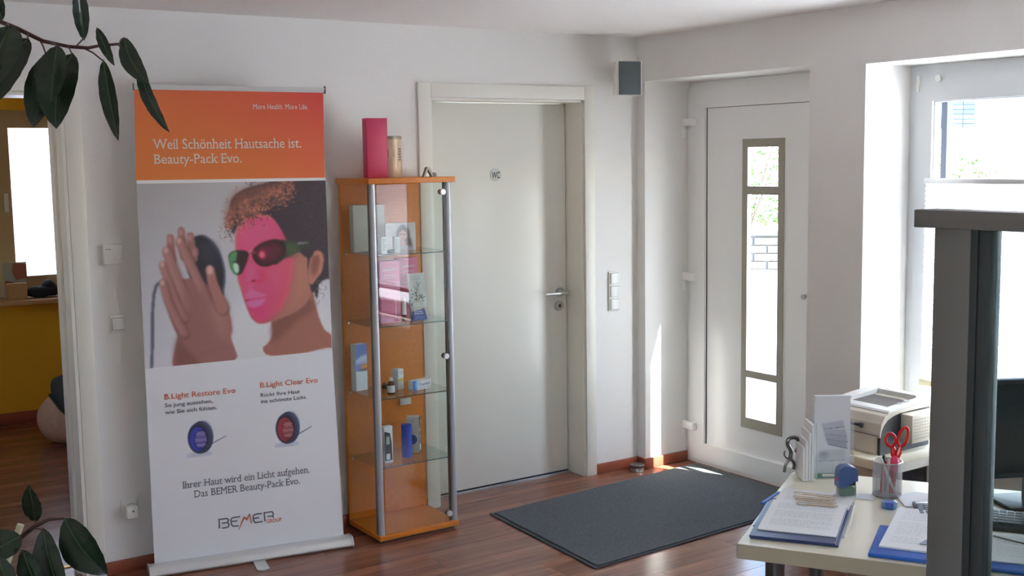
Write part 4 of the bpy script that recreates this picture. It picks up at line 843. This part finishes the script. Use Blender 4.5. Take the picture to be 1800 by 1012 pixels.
t = on('ball_pen', 'blue ballpoint pen lying at the edge of the desk beside the folder', 'pen', -1.70, -2.60, 80, ZD+.001); MB().cyl((-.065, 0, .004), (.055, 0, .004), .004, seg=10).obj('barrel', BLUE, t, True); MB().cyl((.055, 0, .004), (.07, 0, .004), .004, .001, seg=10).obj('tip', STEEL, t, True)
for i, (s_, q_, rt, dz) in enumerate(((-1.672, -2.742, 4, 0), (-1.655, -2.722, -2, .002), (-1.632, -2.696, 3, .0), (-1.615, -2.680, -4, .003))):
    t = on('paper_clip', ['gold wire paper clip, the nearest of four on the papers', 'gold wire paper clip, second nearest of four on the papers', 'gold wire paper clip, third of four, nearly under the farthest', 'gold wire paper clip, the farthest of four on the papers'][i], 'clip', s_, q_, rt, ZD+.0115+dz, 'gold paper clips on the papers')
    MB().tube([(-.030, -.0045, .002), (.052, -.0045, .002), (.056, .001, .0025), (.052, .0055, .003), (-.050, .0055, .003), (-.056, .0, .0025), (-.052, -.0085, .002), (-.012, -.0085, .002), (0, -.005, .002), (.012, -.0085, .002), (.046, -.0085, .002)], .0011, 6).obj('wire_loop', GOLD, t, True)
# rubber stamp
t = on('rubber_stamp', 'blue self-inking stamp with clear base on the cream desk', 'stamp', -1.512, -2.706, 28)
t.scale = (1, 1, 1.14)
t2 = on('note_sheet', 'small white sheet under the blue stamp', 'paper', -1.490, -2.712, 0); MB().box((-.060, -.030, 0), (.060, .030, .001)).obj('sheet', PAPER, t2); t.location.z += .0015
MB().box((-.023, -.018, 0), (.023, .018, .030), .002).obj('clear_base', STG, t, True); MB().box((-.019, -.014, .004), (.019, .014, .022)).obj('stamp_plate', mat('pale_green_label', (.30, .42, .36), .5), t); MB().box((-.020, -.0175, .030), (.021, .0165, .040)).obj('ink_cartridge', BLACK, t)
hb = MB().prism([(-.027, .024), (-.015, .024), (.018, .040), (.0265, .040), (.0265, .066), (.022, .073), (.006, .078), (-.014, .077), (-.024, .070), (-.027, .060)], -.020, .020, 1); bmesh.ops.bevel(hb.b, geom=[e for e in hb.b.edges if e.calc_length() < .03 and min(v.co.z for v in e.verts) > .05], offset=.0025, segments=2, affect='EDGES'); hb.obj('handle', STAMPB, t, True)
MB().cyl((-.0265, .0, .044), (-.028, .0, .044), .0045).obj('release_button', RED, t, True)
# pen cup with its contents
PX, PY = -1.410, -2.765
t = on('pen_cup', 'grey perforated metal pen cup on the desk', 'pen cup', PX, PY); MB().cyl((0, 0, .002), (0, 0, .098), .040, seg=40, caps=False).obj('mesh_wall', MESHM, t, True); MB().cyl((0, 0, 0), (0, 0, .003), .040, seg=40).obj('cup_base', DSTEEL, t, True)
MB().tube([(.040*math.cos(a), .040*math.sin(a), .098) for a in np.linspace(0, 2*PI, 32, endpoint=False)], .0018, 6, True).obj('rim', STEEL, t, True)
# local frame towards the viewer: R = right in view, V = depth
RV = Vector((.830, -.557, 0)).normalized(); DV = Vector((.557, .830, 0)).normalized()
VA = math.atan2(RV.y, RV.x)
t = thing('scissors', 'red-handled scissors standing in the pen cup', 'scissors', (PX+.0075, PY-.005, ZD), VA)
def loop(cx, cz, rx, rz, rot, n=22):
    return [(cx+rx*math.cos(a)*math.cos(rot)-rz*math.sin(a)*math.sin(rot), .0, cz+rx*math.cos(a)*math.sin(rot)+rz*math.sin(a)*math.cos(rot)) for a in np.linspace(0, 2*PI, n, endpoint=False)]
MB().tube(loop(-.002, .158, .0135, .0185, .12), .0042, 8, True).tube([(.004, 0, .138), (.008, 0, .118), (.012, 0, .100)], [.006, .009, .007], 8).obj('handle', RED, t, True)
MB().tube(loop(.033, .166, .0125, .0285, -.28), .0042, 8, True).tube([(.026, 0, .138), (.020, 0, .118), (.014, 0, .100)], [.006, .009, .007], 8).obj('handle', RED, t, True)
MB().prism([(.006, .108), (.020, .108), (-.014, .012), (-.018, .012)], -.001, .001, 1).prism([(.010, .108), (.022, .104), (-.006, .010), (-.010, .012)], .0012, .003, 1).obj('blades', ARED, t); MB().cyl((.014, -.005, .105), (.014, .005, .105), .004).obj('pivot', STEEL, t, True)
t = thing('highlighter', 'thick hot pink highlighter in the pen cup, cap upwards', 'pen', (PX, PY, ZD), VA); MB().tube([(.006, -.018, .012), (.012, -.021, .075)], .008, 14).obj('barrel', RED, t, True); MB().tube([(.012, -.021, .075), (.0125, -.022, .100), (.0125, -.022, .112), (.013, -.022, .118)], [.011, .012, .010, .003], 14).obj('cap', PINKP, t, True)
t = thing('ball_pen', 'white pen leaning to the left rim of the pen cup', 'pen', (PX, PY, ZD), VA); MB().tube([(.018, -.024, .006), (-.024, -.024, .106)], .0038, 10).obj('barrel', WPLAS, t, True); MB().tube([(-.024, -.024, .106), (-.027, -.024, .113)], [.0045, .003], 10).obj('push_cap', WPLAS, t, True)
t = thing('ball_pen', 'dark green pen with a silver clip upright in the pen cup', 'pen', (PX, PY, ZD), VA); MB().tube([(.0, .018, .006), (-.008, .012, .112)], .0035, 10).obj('barrel', mat('dark_green_plastic', (.02, .06, .05), .3), t, True); MB().tube([(-.004, .008, .112), (-.003, .007, .085)], .001, 6).obj('clip', STEEL, t, True)
t = thing('red_pen', 'short red pen stub beside the pink highlighter in the cup', 'pen', (PX, PY, ZD), VA); MB().tube([(-.016, .0, .010), (-.010, -.008, .096)], .006, 10).obj('barrel', RED, t, True)
MB().tube([(-.010, -.008, .096), (-.009, -.009, .100)], [.005, .002], 10).obj('tip', BLACK, t, True)
# leaflet holder, acrylic
HX, HY = -1.385, -2.545
t = thing('leaflet_holder', 'clear acrylic leaflet holder at the back corner of the desk', 'holder', (HX, HY, ZD), VA)
b = MB(); b.box((-.054, .028, 0), (.060, .031, .232)); b.box((-.054, -.020, 0), (.060, -.017, .070)); b.box((-.054, -.030, 0), (.060, .031, .003)); b.box((-.054, -.020, 0), (-.051, .031, .165)).box((.057, -.020, 0), (.060, .031, .165)); b.obj('acrylic_shell', ACRYL, t)
MB().prism([(-.048, .004), (.010, .004), (.010, .016), (-.048, .016)], -.0215, -.0205, 1).box((-.054, -.0212, .002), (.056, -.0205, .0035)).obj('green_label', mat('green_label', (.10, .24, .16), .5), t); MB().box((-.034, -.0225, .006), (.02, -.0216, .014)).obj('label_paper', GREYC, t)
lt = thing('leaflet', 'white leaflet with a fan of grey cards standing in the acrylic holder', 'leaflet', (HX, HY, ZD+.004), VA)
MB().box((-.048, .012, 0), (.056, .026, .238)).obj('leaflet_stack', PAPER, lt)
Q = Paint(60, 124, (178, 177, 180)); 
for i, (a, c) in enumerate((((10, 44), (48, 38)), ((13, 52), (52, 52)), ((15, 60), (54, 62)), ((18, 68), (54, 72)))): Q.P([a, c, (c[0]+2, c[1]+11), (a[0]+4, a[1]+8)], (150-6*i, 150-6*i, 162-6*i), 1, curve=False); Q.L([(a[0]+4, a[1]+8), (c[0]+2, c[1]+11)], 1.4, 1.4, (95, 95, 108), 0)
for i in range(5): Q.L([(8, 14+i*4), (8+rr.uniform(30, 48), 14+i*4)], 1, 1, (140, 140, 146), 0, .7)
Q.P([(7, 86), (52, 84), (52, 100), (7, 102)], (160, 160, 165), 1, curve=False); Q.E(16, 94, 8, 6, (128, 128, 134), 2); Q.L([(7, 103), (52, 101)], 1.2, 1.2, (110, 110, 120), 0)
A = D2A(Q.a, 1.55); h_, w_ = A.shape[:2]
printgrid('fan_picture', lambda s, t_: np.stack([-.047+.102*s, np.full_like(s, .0112), .237*(1-t_)], -1), w_, h_, lambda s, t_: A[np.clip((t_*(h_-1)).round().astype(int), 0, h_-1), np.clip((s*(w_-1)).round().astype(int), 0, w_-1)], lt)
for i, hgt in enumerate((.168, .144, .120, .100)):
    x = HX - RV.x*.070 + DV.x*(-.005) - RV.x*i*.0085; y_ = HY - RV.y*.070 + DV.y*(-.005) - RV.y*i*.0085
    t = thing('brochure', ['tallest of four white brochures stacked on edge left of the leaflet holder', 'second tallest of four brochures on edge left of the leaflet holder', 'third tallest of four brochures on edge left of the leaflet holder', 'lowest and leftmost of four brochures on edge beside the leaflet holder'][i], 'brochure', (x, y_, ZD+.001), VA, 'brochures left of the holder')
    MB().box((-.0035, -.045, 0), (.0035, .045, hgt), .0005).obj('pages', PAPER, t)
# clasps hanging at the desk's back left corner
t = thing('metal_clasps', 'dark metal hook clasps behind the brochures at the desk corner', 'clasps', (-1.472, -2.445, ZD), VA)
MB().tube(smooth([(-.006, 0, .006), (-.002, 0, .026), (.007, 0, .042), (.018, 0, .042), (.024, 0, .030), (.022, 0, .014)], 6), .0045, 8).obj('lower_clasp', DSTEEL, t, True)
MB().tube(smooth([(.012, 0, .046), (.014, 0, .070), (.004, 0, .090), (.006, 0, .106), (.020, 0, .112), (.034, 0, .106), (.036, 0, .086), (.030, 0, .066)], 6), .0062, 8).obj('upper_clasp', DSTEEL, t, True); MB().tube(smooth([(.012, .004, .046), (.002, .004, .048), (-.005, .004, .058), (-.003, .004, .070)], 6), .0022, 6).obj('hook', DSTEEL, t, True)
# blue clear clip pot
t = on('paper_clip_dish', 'small round transparent blue pot in front of the pen cup', 'pot', -1.505, -2.847); MB().lathe([(0, 0), (.019, 0), (.021, .004), (.021, .018), (.016, .022), (0, .022)], seg=28).obj('pot_body', BLUEGL, t, True); MB().lathe([(.0, .003), (.012, .003), (.012, .017), (.0, .017)], seg=20).obj('inner_disc', BLUE, t, True)
# note pad
t = thing('note_pad', 'white cornered note pad between the pen cup and the calculator', 'pad', (0, 0, ZD)); MB().prism([(-1.404, -2.793), (-1.465, -2.867), (-1.40, -2.965), (-1.28, -2.90), (-1.33, -2.80)], 0, .004).obj('pad_block', PAPER, t)
# calculator
t = on('calculator', 'black calculator with grey keys half hidden by the partition post', 'calculator', -1.458, -2.940, 12); MB().box((-.036, -.062, 0), (.036, .062, .014), .003).obj('case', BLACK, t, True)
for i in range(5):
    for j in range(4): MB().box((-.030+j*.016, -.052+i*.018, .014), (-.019+j*.016, -.040+i*.018, .0165), .001).obj('key', mat('key_grey', (.11, .13, .16), .5), t)
bx('display', (-.030, .040, .014), (.030, .056, .0148), mat('lcd', (.16, .20, .17), .2), t)
# blue folder and papers in front
t = on('blue_folder', 'bright blue folder lying at the front edge of the desk under papers', 'folder', -1.700, -3.235, 0); MB().box((-.285, -.115, 0), (.285, .115, .010), .003).obj('cover', BLUE, t, True)
t.location = Vector((DO.x, DO.y, ZD)) + Vector((*(e1*.595+e2*.135), 0))
def onD(name, label, s_, q_, z, w_, d_, rot, nl, seed, th=.001):
    p = DO+e1*s_+e2*q_; return printed(name, label, p.x, p.y, z, w_, d_, rot, nl, seed, th)
onD('loose_papers', 'stack of loose white papers on the blue folder, left of the partition post', .435, .235, ZD+.0105, .20, .34, -2, 16, 5, .004)
onD('loose_papers', 'white papers on the blue folder seen through the partition glass', .70, .175, ZD+.0105, .26, .22, 2, 12, 6, .003)
t = onD('folded_note', 'small folded white note with a raised edge on the loose papers', .475, .155, ZD+.0155, .12, .075, 3, 2, 7, .001); MB().prism([(-.06, .0), (-.045, .012), (.06, .010), (.06, 0)], -.0375, -.0365, 1).obj('raised_fold', mat('bluish_paper', (.55, .57, .72), .7), t)
# monitor, keyboard seen through the glass
t = thing('monitor', 'dark flat monitor behind the partition glass', 'monitor', (-1.172, -3.069, ZD), VA+math.radians(6)); MB().box((-.235, -.012, .082), (.235, .020, .352), .005).obj('housing', mat('monitor_black', (.02, .026, .032), .4), t, True)
MB().box((-.222, -.0135, .098), (.222, -.012, .340)).obj('screen', mat('dark_screen', (.008, .014, .018), .12), t); MB().box((-.035, .0, .012), (.035, .018, .10), .004).obj('stand', mat('stand_grey', (.16, .18, .18), .5), t, True); MB().box((-.10, -.05, 0), (.10, .09, .012), .004).obj('foot', mat('foot_black', (.03, .035, .035), .4), t, True)
p = DO+e1*.76+e2*.405; t = on('keyboard', 'dark keyboard lying below the monitor behind the partition glass', 'keyboard', p.x, p.y, 0); MB().box((-.22, -.07, 0), (.22, .07, .016), .004).obj('housing', DGREY, t, True)
b = MB()
for i in range(5):
    for j in range(22): b.box((-.21+j*.0192, -.058+i*.0235, .016), (-.21+j*.0192+.016, -.058+i*.0235+.018, .021))
o = b.obj('keys', mat('key_dark', (.07, .08, .085), .5), t); o['kind'] = 'stuff'
p = DO+e1*.58+e2*.24; p2 = DO+e1*.98+e2*.04
t = thing('mouse_cable', 'thin dark cable crossing the papers behind the glass', 'cable', (0, 0, 0)); MB().tube([(p2.x, p2.y, ZD+.02), ((p.x+p2.x)/2, (p.y+p2.y)/2-.01, ZD+.0165), (p.x, p.y, ZD+.0165)], .002, 6).obj('cable_core', GREYM, t, True)

# ================================================================= side table with the laser printer
t = thing('printer_table', 'low cream side cabinet under the window carrying the printer', 'cabinet', (-.412, -1.925, 0))
TX, TY = .38, .385   # local extents
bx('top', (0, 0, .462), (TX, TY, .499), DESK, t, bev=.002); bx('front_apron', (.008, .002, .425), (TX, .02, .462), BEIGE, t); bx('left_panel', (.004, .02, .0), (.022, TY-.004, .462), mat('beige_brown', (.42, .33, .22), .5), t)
bx('right_panel', (TX-.02, .02, 0), (TX, TY-.004, .462), BEIGE, t); bx('recess_shade_panel', (.03, .022, .03), (TX-.025, .03, .424), BLACK, t); bx('finger_slot', (.001, .10, .36), (.0045, .16, .42), INK, t)  # black panel stands in for the shade inside the open front
pr_ = thing('laser_printer', 'beige and charcoal laser printer on the low cabinet by the window', 'printer', (-.336, -1.885, .4995)) # local +x right face, +y along wall; near corner at origin
def prl(name, b_, m, sm=False, par=None): return b_.obj(name, m, par or pr_, sm)
# body: profile in the XZ plane (front on the left), extruded in Y
body = [(.0, .0), (.31, 0), (.31, .185), (.245, .178), (.10, .170), (.055, .166), (.03, .155), (.008, .125), (0, .09)]
prl('body', MB().prism(body, .012, .275, 1), BEIGE)
side = [(.002, 0), (.31, 0), (.31, .172), (.13, .160), (.085, .152), (.05, .135), (.022, .10), (.006, .06)]
cur = [(.004, .072), (.010, .098), (.024, .120), (.046, .138), (.080, .150), (.120, .157), (.31, .162)]
prl('side_panel', MB().prism([(.004, 0), (.31, 0)]+cur[::-1], -.002, .012, 1), DGREY); prl('rear_side_panel', MB().prism([(.002, 0), (.31, 0), (.31, .172), (.05, .160), (.010, .12)], .275, .289, 1), DGREY)
prl('side_shell', MB().prism([(.0, .072)]+cur+[(.31, .184), (.10, .169), (.055, .166), (.03, .155), (.008, .125), (0, .09)], -.003, .012, 1), BEIGE)
prl('front_tray', MB().box((-.004, .02, .004), (.0, .268, .075), .003), BEIGE, True); prl('tray_seam', MB().box((-.0012, .004, .078), (.0005, .283, .080)), INK)
prl('tray_handle', MB().box((-.012, .08, .104), (-.001, .195, .116), .004).box((-.014, .075, .100), (-.001, .092, .120), .003), DGREY, True)
prl('top_cover', MB().prism([(.05, .166), (.10, .170), (.310, .185), (.310, .194), (.12, .178), (.06, .173)], .0, .045, 1).prism([(.10, .170), (.310, .185), (.310, .205), (.12, .188)], .235, .287, 1).prism([(.285, .18), (.31, .185), (.31, .205), (.285, .20)], .045, .235, 1).prism([(.05, .166), (.10, .170), (.10, .178), (.06, .173)], .045, .287, 1), mat('printer_top', (.64, .64, .62), .4))
prl('output_tray', MB().prism([(.10, .1705), (.285, .1795), (.285, .1805), (.10, .172)], .045, .235, 1), mat('tray_dark', (.06, .05, .045), .5))
sb = prl('side_box', MB().box((.125, -.060, .040), (.30, -.003, .155), .004), mat('cream_box', (.66, .62, .50), .45), True); sb['label'] = 'cream ribbed side cover'
b = MB()
for i in range(7):
    for j in range(15): b.box((.135+j*.0105, -.0612, .055+i*.0128), (.1365+j*.0105, -.0598, .063+i*.0128))
o = prl('vent_slots', b, INKL); o['kind'] = 'stuff'; o.parent = sb
prl('control_buttons', MB().box((.20, .030, .188), (.225, .045, .190)).box((.16, .032, .185), (.175, .042, .187)), INKL)

# ================================================================= glazed partition
pt = thing('glazed_partition', 'grey framed partition with a glass pane at the right edge', 'partition', (-2.155, -3.442, 0))
bx('post', (-.0, -.078, 0), (.045, 0, 1.556), GREYM, pt, bev=.002); bx('post_seam', (.002, -.0925, 0), (.04, -.0785, 1.556), GREYM2, pt); bx('inner_profile', (.004, -.118, .0), (.038, -.0935, 1.556), GREYM2, pt, bev=.002)
bx('top_rail', (-.012, -2.2, 1.556), (.056, .038, 1.590), GREYM, pt, bev=.002); bx('bottom_rail', (0, -2.2, .04), (.045, -.118, .12), GREYM, pt); bx('post', (0, -2.278, 0), (.045, -2.2, 1.556), GREYM, pt)
bx('glass_pane', (.019, -2.2, .12), (.025, -.118, 1.556), GGLASS, pt)

# ================================================================= things in the yellow room
t = thing('sand_sack', 'plump beige sack slumped on the floor of the yellow room', 'sack', (-2.36, 2.57, 0)); b = MB(); b.sph((0, 0, .14), .23, (1.12, .92, .74), 28, 18)
for v in b.b.verts:
    a = math.atan2(v.co.y, v.co.x); v.co.x *= 1+.06*math.sin(3*a+v.co.z*12)+.03*math.sin(7*a+v.co.z*30); v.co.y *= 1+.05*math.cos(4*a)+.03*math.cos(9*a-v.co.z*25); v.co.z = max(v.co.z*(1+.06*math.sin(5*a)), .001)
b.obj('sack_cloth', SACK, t, True)
t = thing('grey_cushion', 'dark grey folded cushion lying on the beige sack', 'cushion', (-2.375, 2.36, .30), math.radians(20)); b = MB(); b.box((-.15, -.14, -.055), (.22, .14, .085), .045)
for v in b.b.verts: v.co.z += .20*(v.co.x)*.8 - .3*v.co.x*v.co.x + .012*math.sin(20*v.co.y) + .55*v.co.y
b.obj('cushion_body', GCLOTH, t, True)
MB().tube([(-.15, -.12, -.10), (-.16, 0, -.04), (-.15, .12, .03)], .010, 8).obj('piping', mat('olive_cloth', (.05, .055, .025), .9), t, True)
zs = WZ0+.001; ys = FY-.13
t = thing('picture_card', 'upright picture card with red flowers behind the tan box on the window sill', 'card', (-2.560, ys+.04, zs)); MB().box((-.075, 0, 0), (.070, .004, .235)).obj('board', mat('card_pale', (.38, .38, .30), .6), t); MB().prism([(.0, .12), (.07, .13), (.07, .22), (-.01, .23), (-.02, .18)], -.0015, -.0005, 1).prism([(-.07, .10), (-.01, .095), (-.02, .11), (-.06, .12)], -.0015, -.0005, 1).obj('flower_print', mat('flower_ink', (.35, .12, .08), .6), t)
t = thing('tan_box', 'small tan cardboard box at the left end of the yellow room window sill', 'box', (-2.575, ys-.03, zs)); MB().box((-.058, -.03, 0), (.062, .03, .105), .002).obj('carton', mat('tan_card', (.46, .28, .12), .7, var=.2), t)
t = thing('dark_jacket', 'dark garment bundled along the yellow room window sill', 'garment', (-2.402, ys, zs)); b = MB(); b.sph((0, 0, .04), .10, (1.0, .6, .42), 24, 12); b.sph((.035, 0, .06), .06, (.9, .8, .8), 20, 10); b.sph((-.055, 0, .022), .045, (1.1, .8, .5), 16, 8)
for v in b.b.verts: v.co.z = max(v.co.z+.006*math.sin(60*v.co.x+20*v.co.y), .001)
b.obj('cloth', DCLOTH, t, True)
t = thing('striped_bag', 'black and white striped pouch at the right end of the window sill', 'pouch', (-2.240, ys+.0, zs)); MB().box((-.05, -.03, 0), (.06, .03, .18), .015).obj('pouch_body', DCLOTH, t, True); b = MB()
for i in range(5): b.prism([(-.049, .03+i*.03), (-.02, .015+i*.03), (-.02, .020+i*.03), (-.049, .035+i*.03)], -.0312, -.0302, 1)
b.obj('stripe', PAPER, t)

# ================================================================= the rubber plant
pl = thing('rubber_plant', 'tall rubber plant with dark glossy leaves reaching in from the left edge', 'plant', (-3.80, -2.16, 0)); O_ = Vector((-3.80, -2.16, 0))
MB().lathe([(0, 0), (.13, 0), (.17, .28), (.18, .30), (.18, .33), (.165, .33), (.155, .29), (0, .29)], seg=36).obj('pot', POT, pl, True); MB().cyl((0, 0, .285), (0, 0, .300), .153, seg=30).obj('soil', SOIL, pl)
def rel(p): return Vector(p)-O_
MB().tube([rel(p) for p in [(-3.80, -2.16, .29), (-3.795, -2.15, .7), (-3.775, -2.10, 1.2), (-3.74, -2.02, 1.7), (-3.70, -1.96, 2.06), (-3.68, -1.93, 2.2)]], [.016, .015, .013, .011, .008, .004], 10).obj('trunk', TWIG, pl, True)
MB().tube([rel(p) for p in [(-3.72, -1.98, 1.95), (-3.65, -1.94, 2.05), (-3.582, -1.939, 2.052), (-3.521, -1.984, 2.022), (-3.49, -2.006, 2.006), (-3.444, -2.041, 1.977), (-3.398, -2.074, 1.964), (-3.361, -2.099, 1.960), (-3.339, -2.113, 1.965), (-3.302, -2.138, 1.968)]], [.006, .006, .0055, .005, .005, .0045, .004, .004, .0035, .003], 8).obj('branch', TWIG, pl, True)
MB().tube([rel(p) for p in [(-3.79, -2.14, .75), (-3.721, -2.195, .806), (-3.656, -2.23, .871), (-3.598, -2.263, .917), (-3.571, -2.278, .941), (-3.545, -2.293, .955), (-3.518, -2.311, .957)]], [.006, .0055, .005, .005, .0045, .004, .003], 8).obj('branch', TWIG, pl, True)
bw = Vector((-.5527, -.826, .111))
def leafp(base, tip, wd, bend=0, fold=.35, turn=0, stalk=None):
    b_, t_ = rel(base), rel(tip); ax = t_-b_; L = ax.length; a = ax.normalized(); sd = a.cross(bw).normalized(); nr = sd.cross(a).normalized()
    if nr.dot(bw) < 0: nr = -nr
    if turn: q_ = Matrix.Rotation(turn, 3, a); sd = q_ @ sd; nr = q_ @ nr; wd = wd/max(.35, abs(math.cos(turn)))
    mb = MB(); NL, NW = 14, 6; rows = []
    for side_ in (1, -1):
        G = []
        for i in range(NL+1):
            s_ = i/NL; prof_ = (math.sin(PI*s_**.92))**.72 if 0 < s_ < .985 else .0
            if s_ > .93: prof_ = prof_*.6
            row_ = []
            for j in range(NW+1):
                c_ = j/NW*2-1; x_ = c_*wd/2*prof_; lift = abs(c_)*wd*.5*prof_*fold - (s_-.5)**2*L*.12
                p = b_ + a*(L*s_) + sd*(x_+bend*math.sin(PI*s_)*L) + nr*(lift+.0004*side_+.0015*math.sin(s_*30)*abs(c_))
                row_.append(mb.b.verts.new(p))
            G.append(row_)
        for i in range(NL):
            for j in range(NW): mb.b.faces.new((G[i][j], G[i][j+1], G[i+1][j+1], G[i+1][j]) if side_ > 0 else (G[i][j], G[i+1][j], G[i+1][j+1], G[i][j+1]))
        rows.append(G)
    me = bpy.data.meshes.new('leaf'); mb.b.to_mesh(me); mb.b.free(); me.polygons.foreach_set('use_smooth', [True]*len(me.polygons)); lo = link('leaf', me, LEAF, pl)
    MB().tube([b_ + a*(L*s_) + sd*(bend*math.sin(PI*s_)*L) + nr*(-(s_-.5)**2*L*.12+.0006) for s_ in np.linspace(0, .95, 9)], [.0016]*3+[.0012]*3+[.0007]*3, 6).obj('midrib', LEAFR, lo, True)
    if stalk: MB().tube([rel(stalk), (rel(stalk)+b_)/2+Vector((0, 0, .002)), b_+a*.004], .0018, 6).obj('leaf_stalk', TWIG, lo, True)
for args in [((-3.368, -2.092, 1.977), (-3.38, -2.115, 2.106), .036, .02, .35, 0, (-3.385, -2.083, 1.962)), ((-3.342, -2.105, 2.006), (-3.328, -2.176, 1.918), .024, 0, .3, 0, (-3.339, -2.113, 1.965)),
    ((-3.304, -2.176, 1.980), (-3.276, -2.252, 1.872), .044, .06, .35, 0, (-3.302, -2.138, 1.968)), ((-3.283, -2.20, 1.925), (-3.240, -2.26, 1.768), .030, .04, .5, .2, (-3.31, -2.15, 1.966)),
    ((-3.336, -2.119, 1.935), (-3.333, -2.194, 1.753), .038, 0, .45, 0, (-3.370, -2.093, 1.960)), ((-3.443, -2.166, 1.958), (-3.474, -2.211, 1.83), .066, 0, .3, 0, (-3.43, -2.052, 1.972)),
    ((-3.439, -2.048, 1.947), (-3.487, -2.087, 1.785), .074, -.04, .3, 0, (-3.45, -2.037, 1.980)), ((-3.404, -2.133, 1.946), (-3.457, -2.168, 1.78), .086, .07, .3, 0, (-3.40, -2.073, 1.964)),
    ((-3.53, -2.13, 2.000), (-3.575, -2.193, 1.867), .105, .05, .25, 0, (-3.51, -1.992, 2.016)), ((-3.482, -2.076, 1.98), (-3.56, -2.091, 1.839), .090, .10, .3, 0, (-3.47, -2.02, 1.993)), ((-3.517, -1.986, 2.024), (-3.535, -2.011, 2.108), .032, 0, .3, 0, None),
    ((-3.559, -2.226, .935), (-3.573, -2.253, 1.023), .042, .03, .35, 0, (-3.568, -2.279, .943)), ((-3.518, -2.311, .957), (-3.461, -2.411, .851), .078, .05, .3, 0, None), ((-3.567, -2.339, .953), (-3.545, -2.422, .806), .062, .04, .4, 0, (-3.58, -2.275, .935)),
    ((-3.615, -2.371, .926), (-3.592, -2.449, .82), .052, 0, .3, 0, (-3.62, -2.25, .902)), ((-3.612, -2.362, .952), (-3.690, -2.372, .925), .062, 0, .2, .5, (-3.61, -2.26, .91)), ((-3.666, -2.397, .929), (-3.647, -2.469, .846), .052, 0, .3, 0, (-3.65, -2.235, .876)),
    ((-3.70, -1.96, 2.1), (-3.80, -2.05, 2.02), .07, 0, .3, 0, None), ((-3.78, -2.12, 1.3), (-3.90, -2.2, 1.22), .07, 0, .3, 0, None), ((-3.77, -2.10, 1.5), (-3.76, -1.93, 1.42), .07, 0, .3, 0, None)]:
    leafp(*args)
MB().tube([rel((-3.66, -2.13, .30)), rel((-3.617, -2.144, .805)), rel((-3.576, -2.158, .915))], .008, 8).obj('support_stake', STAKE, pl, True)
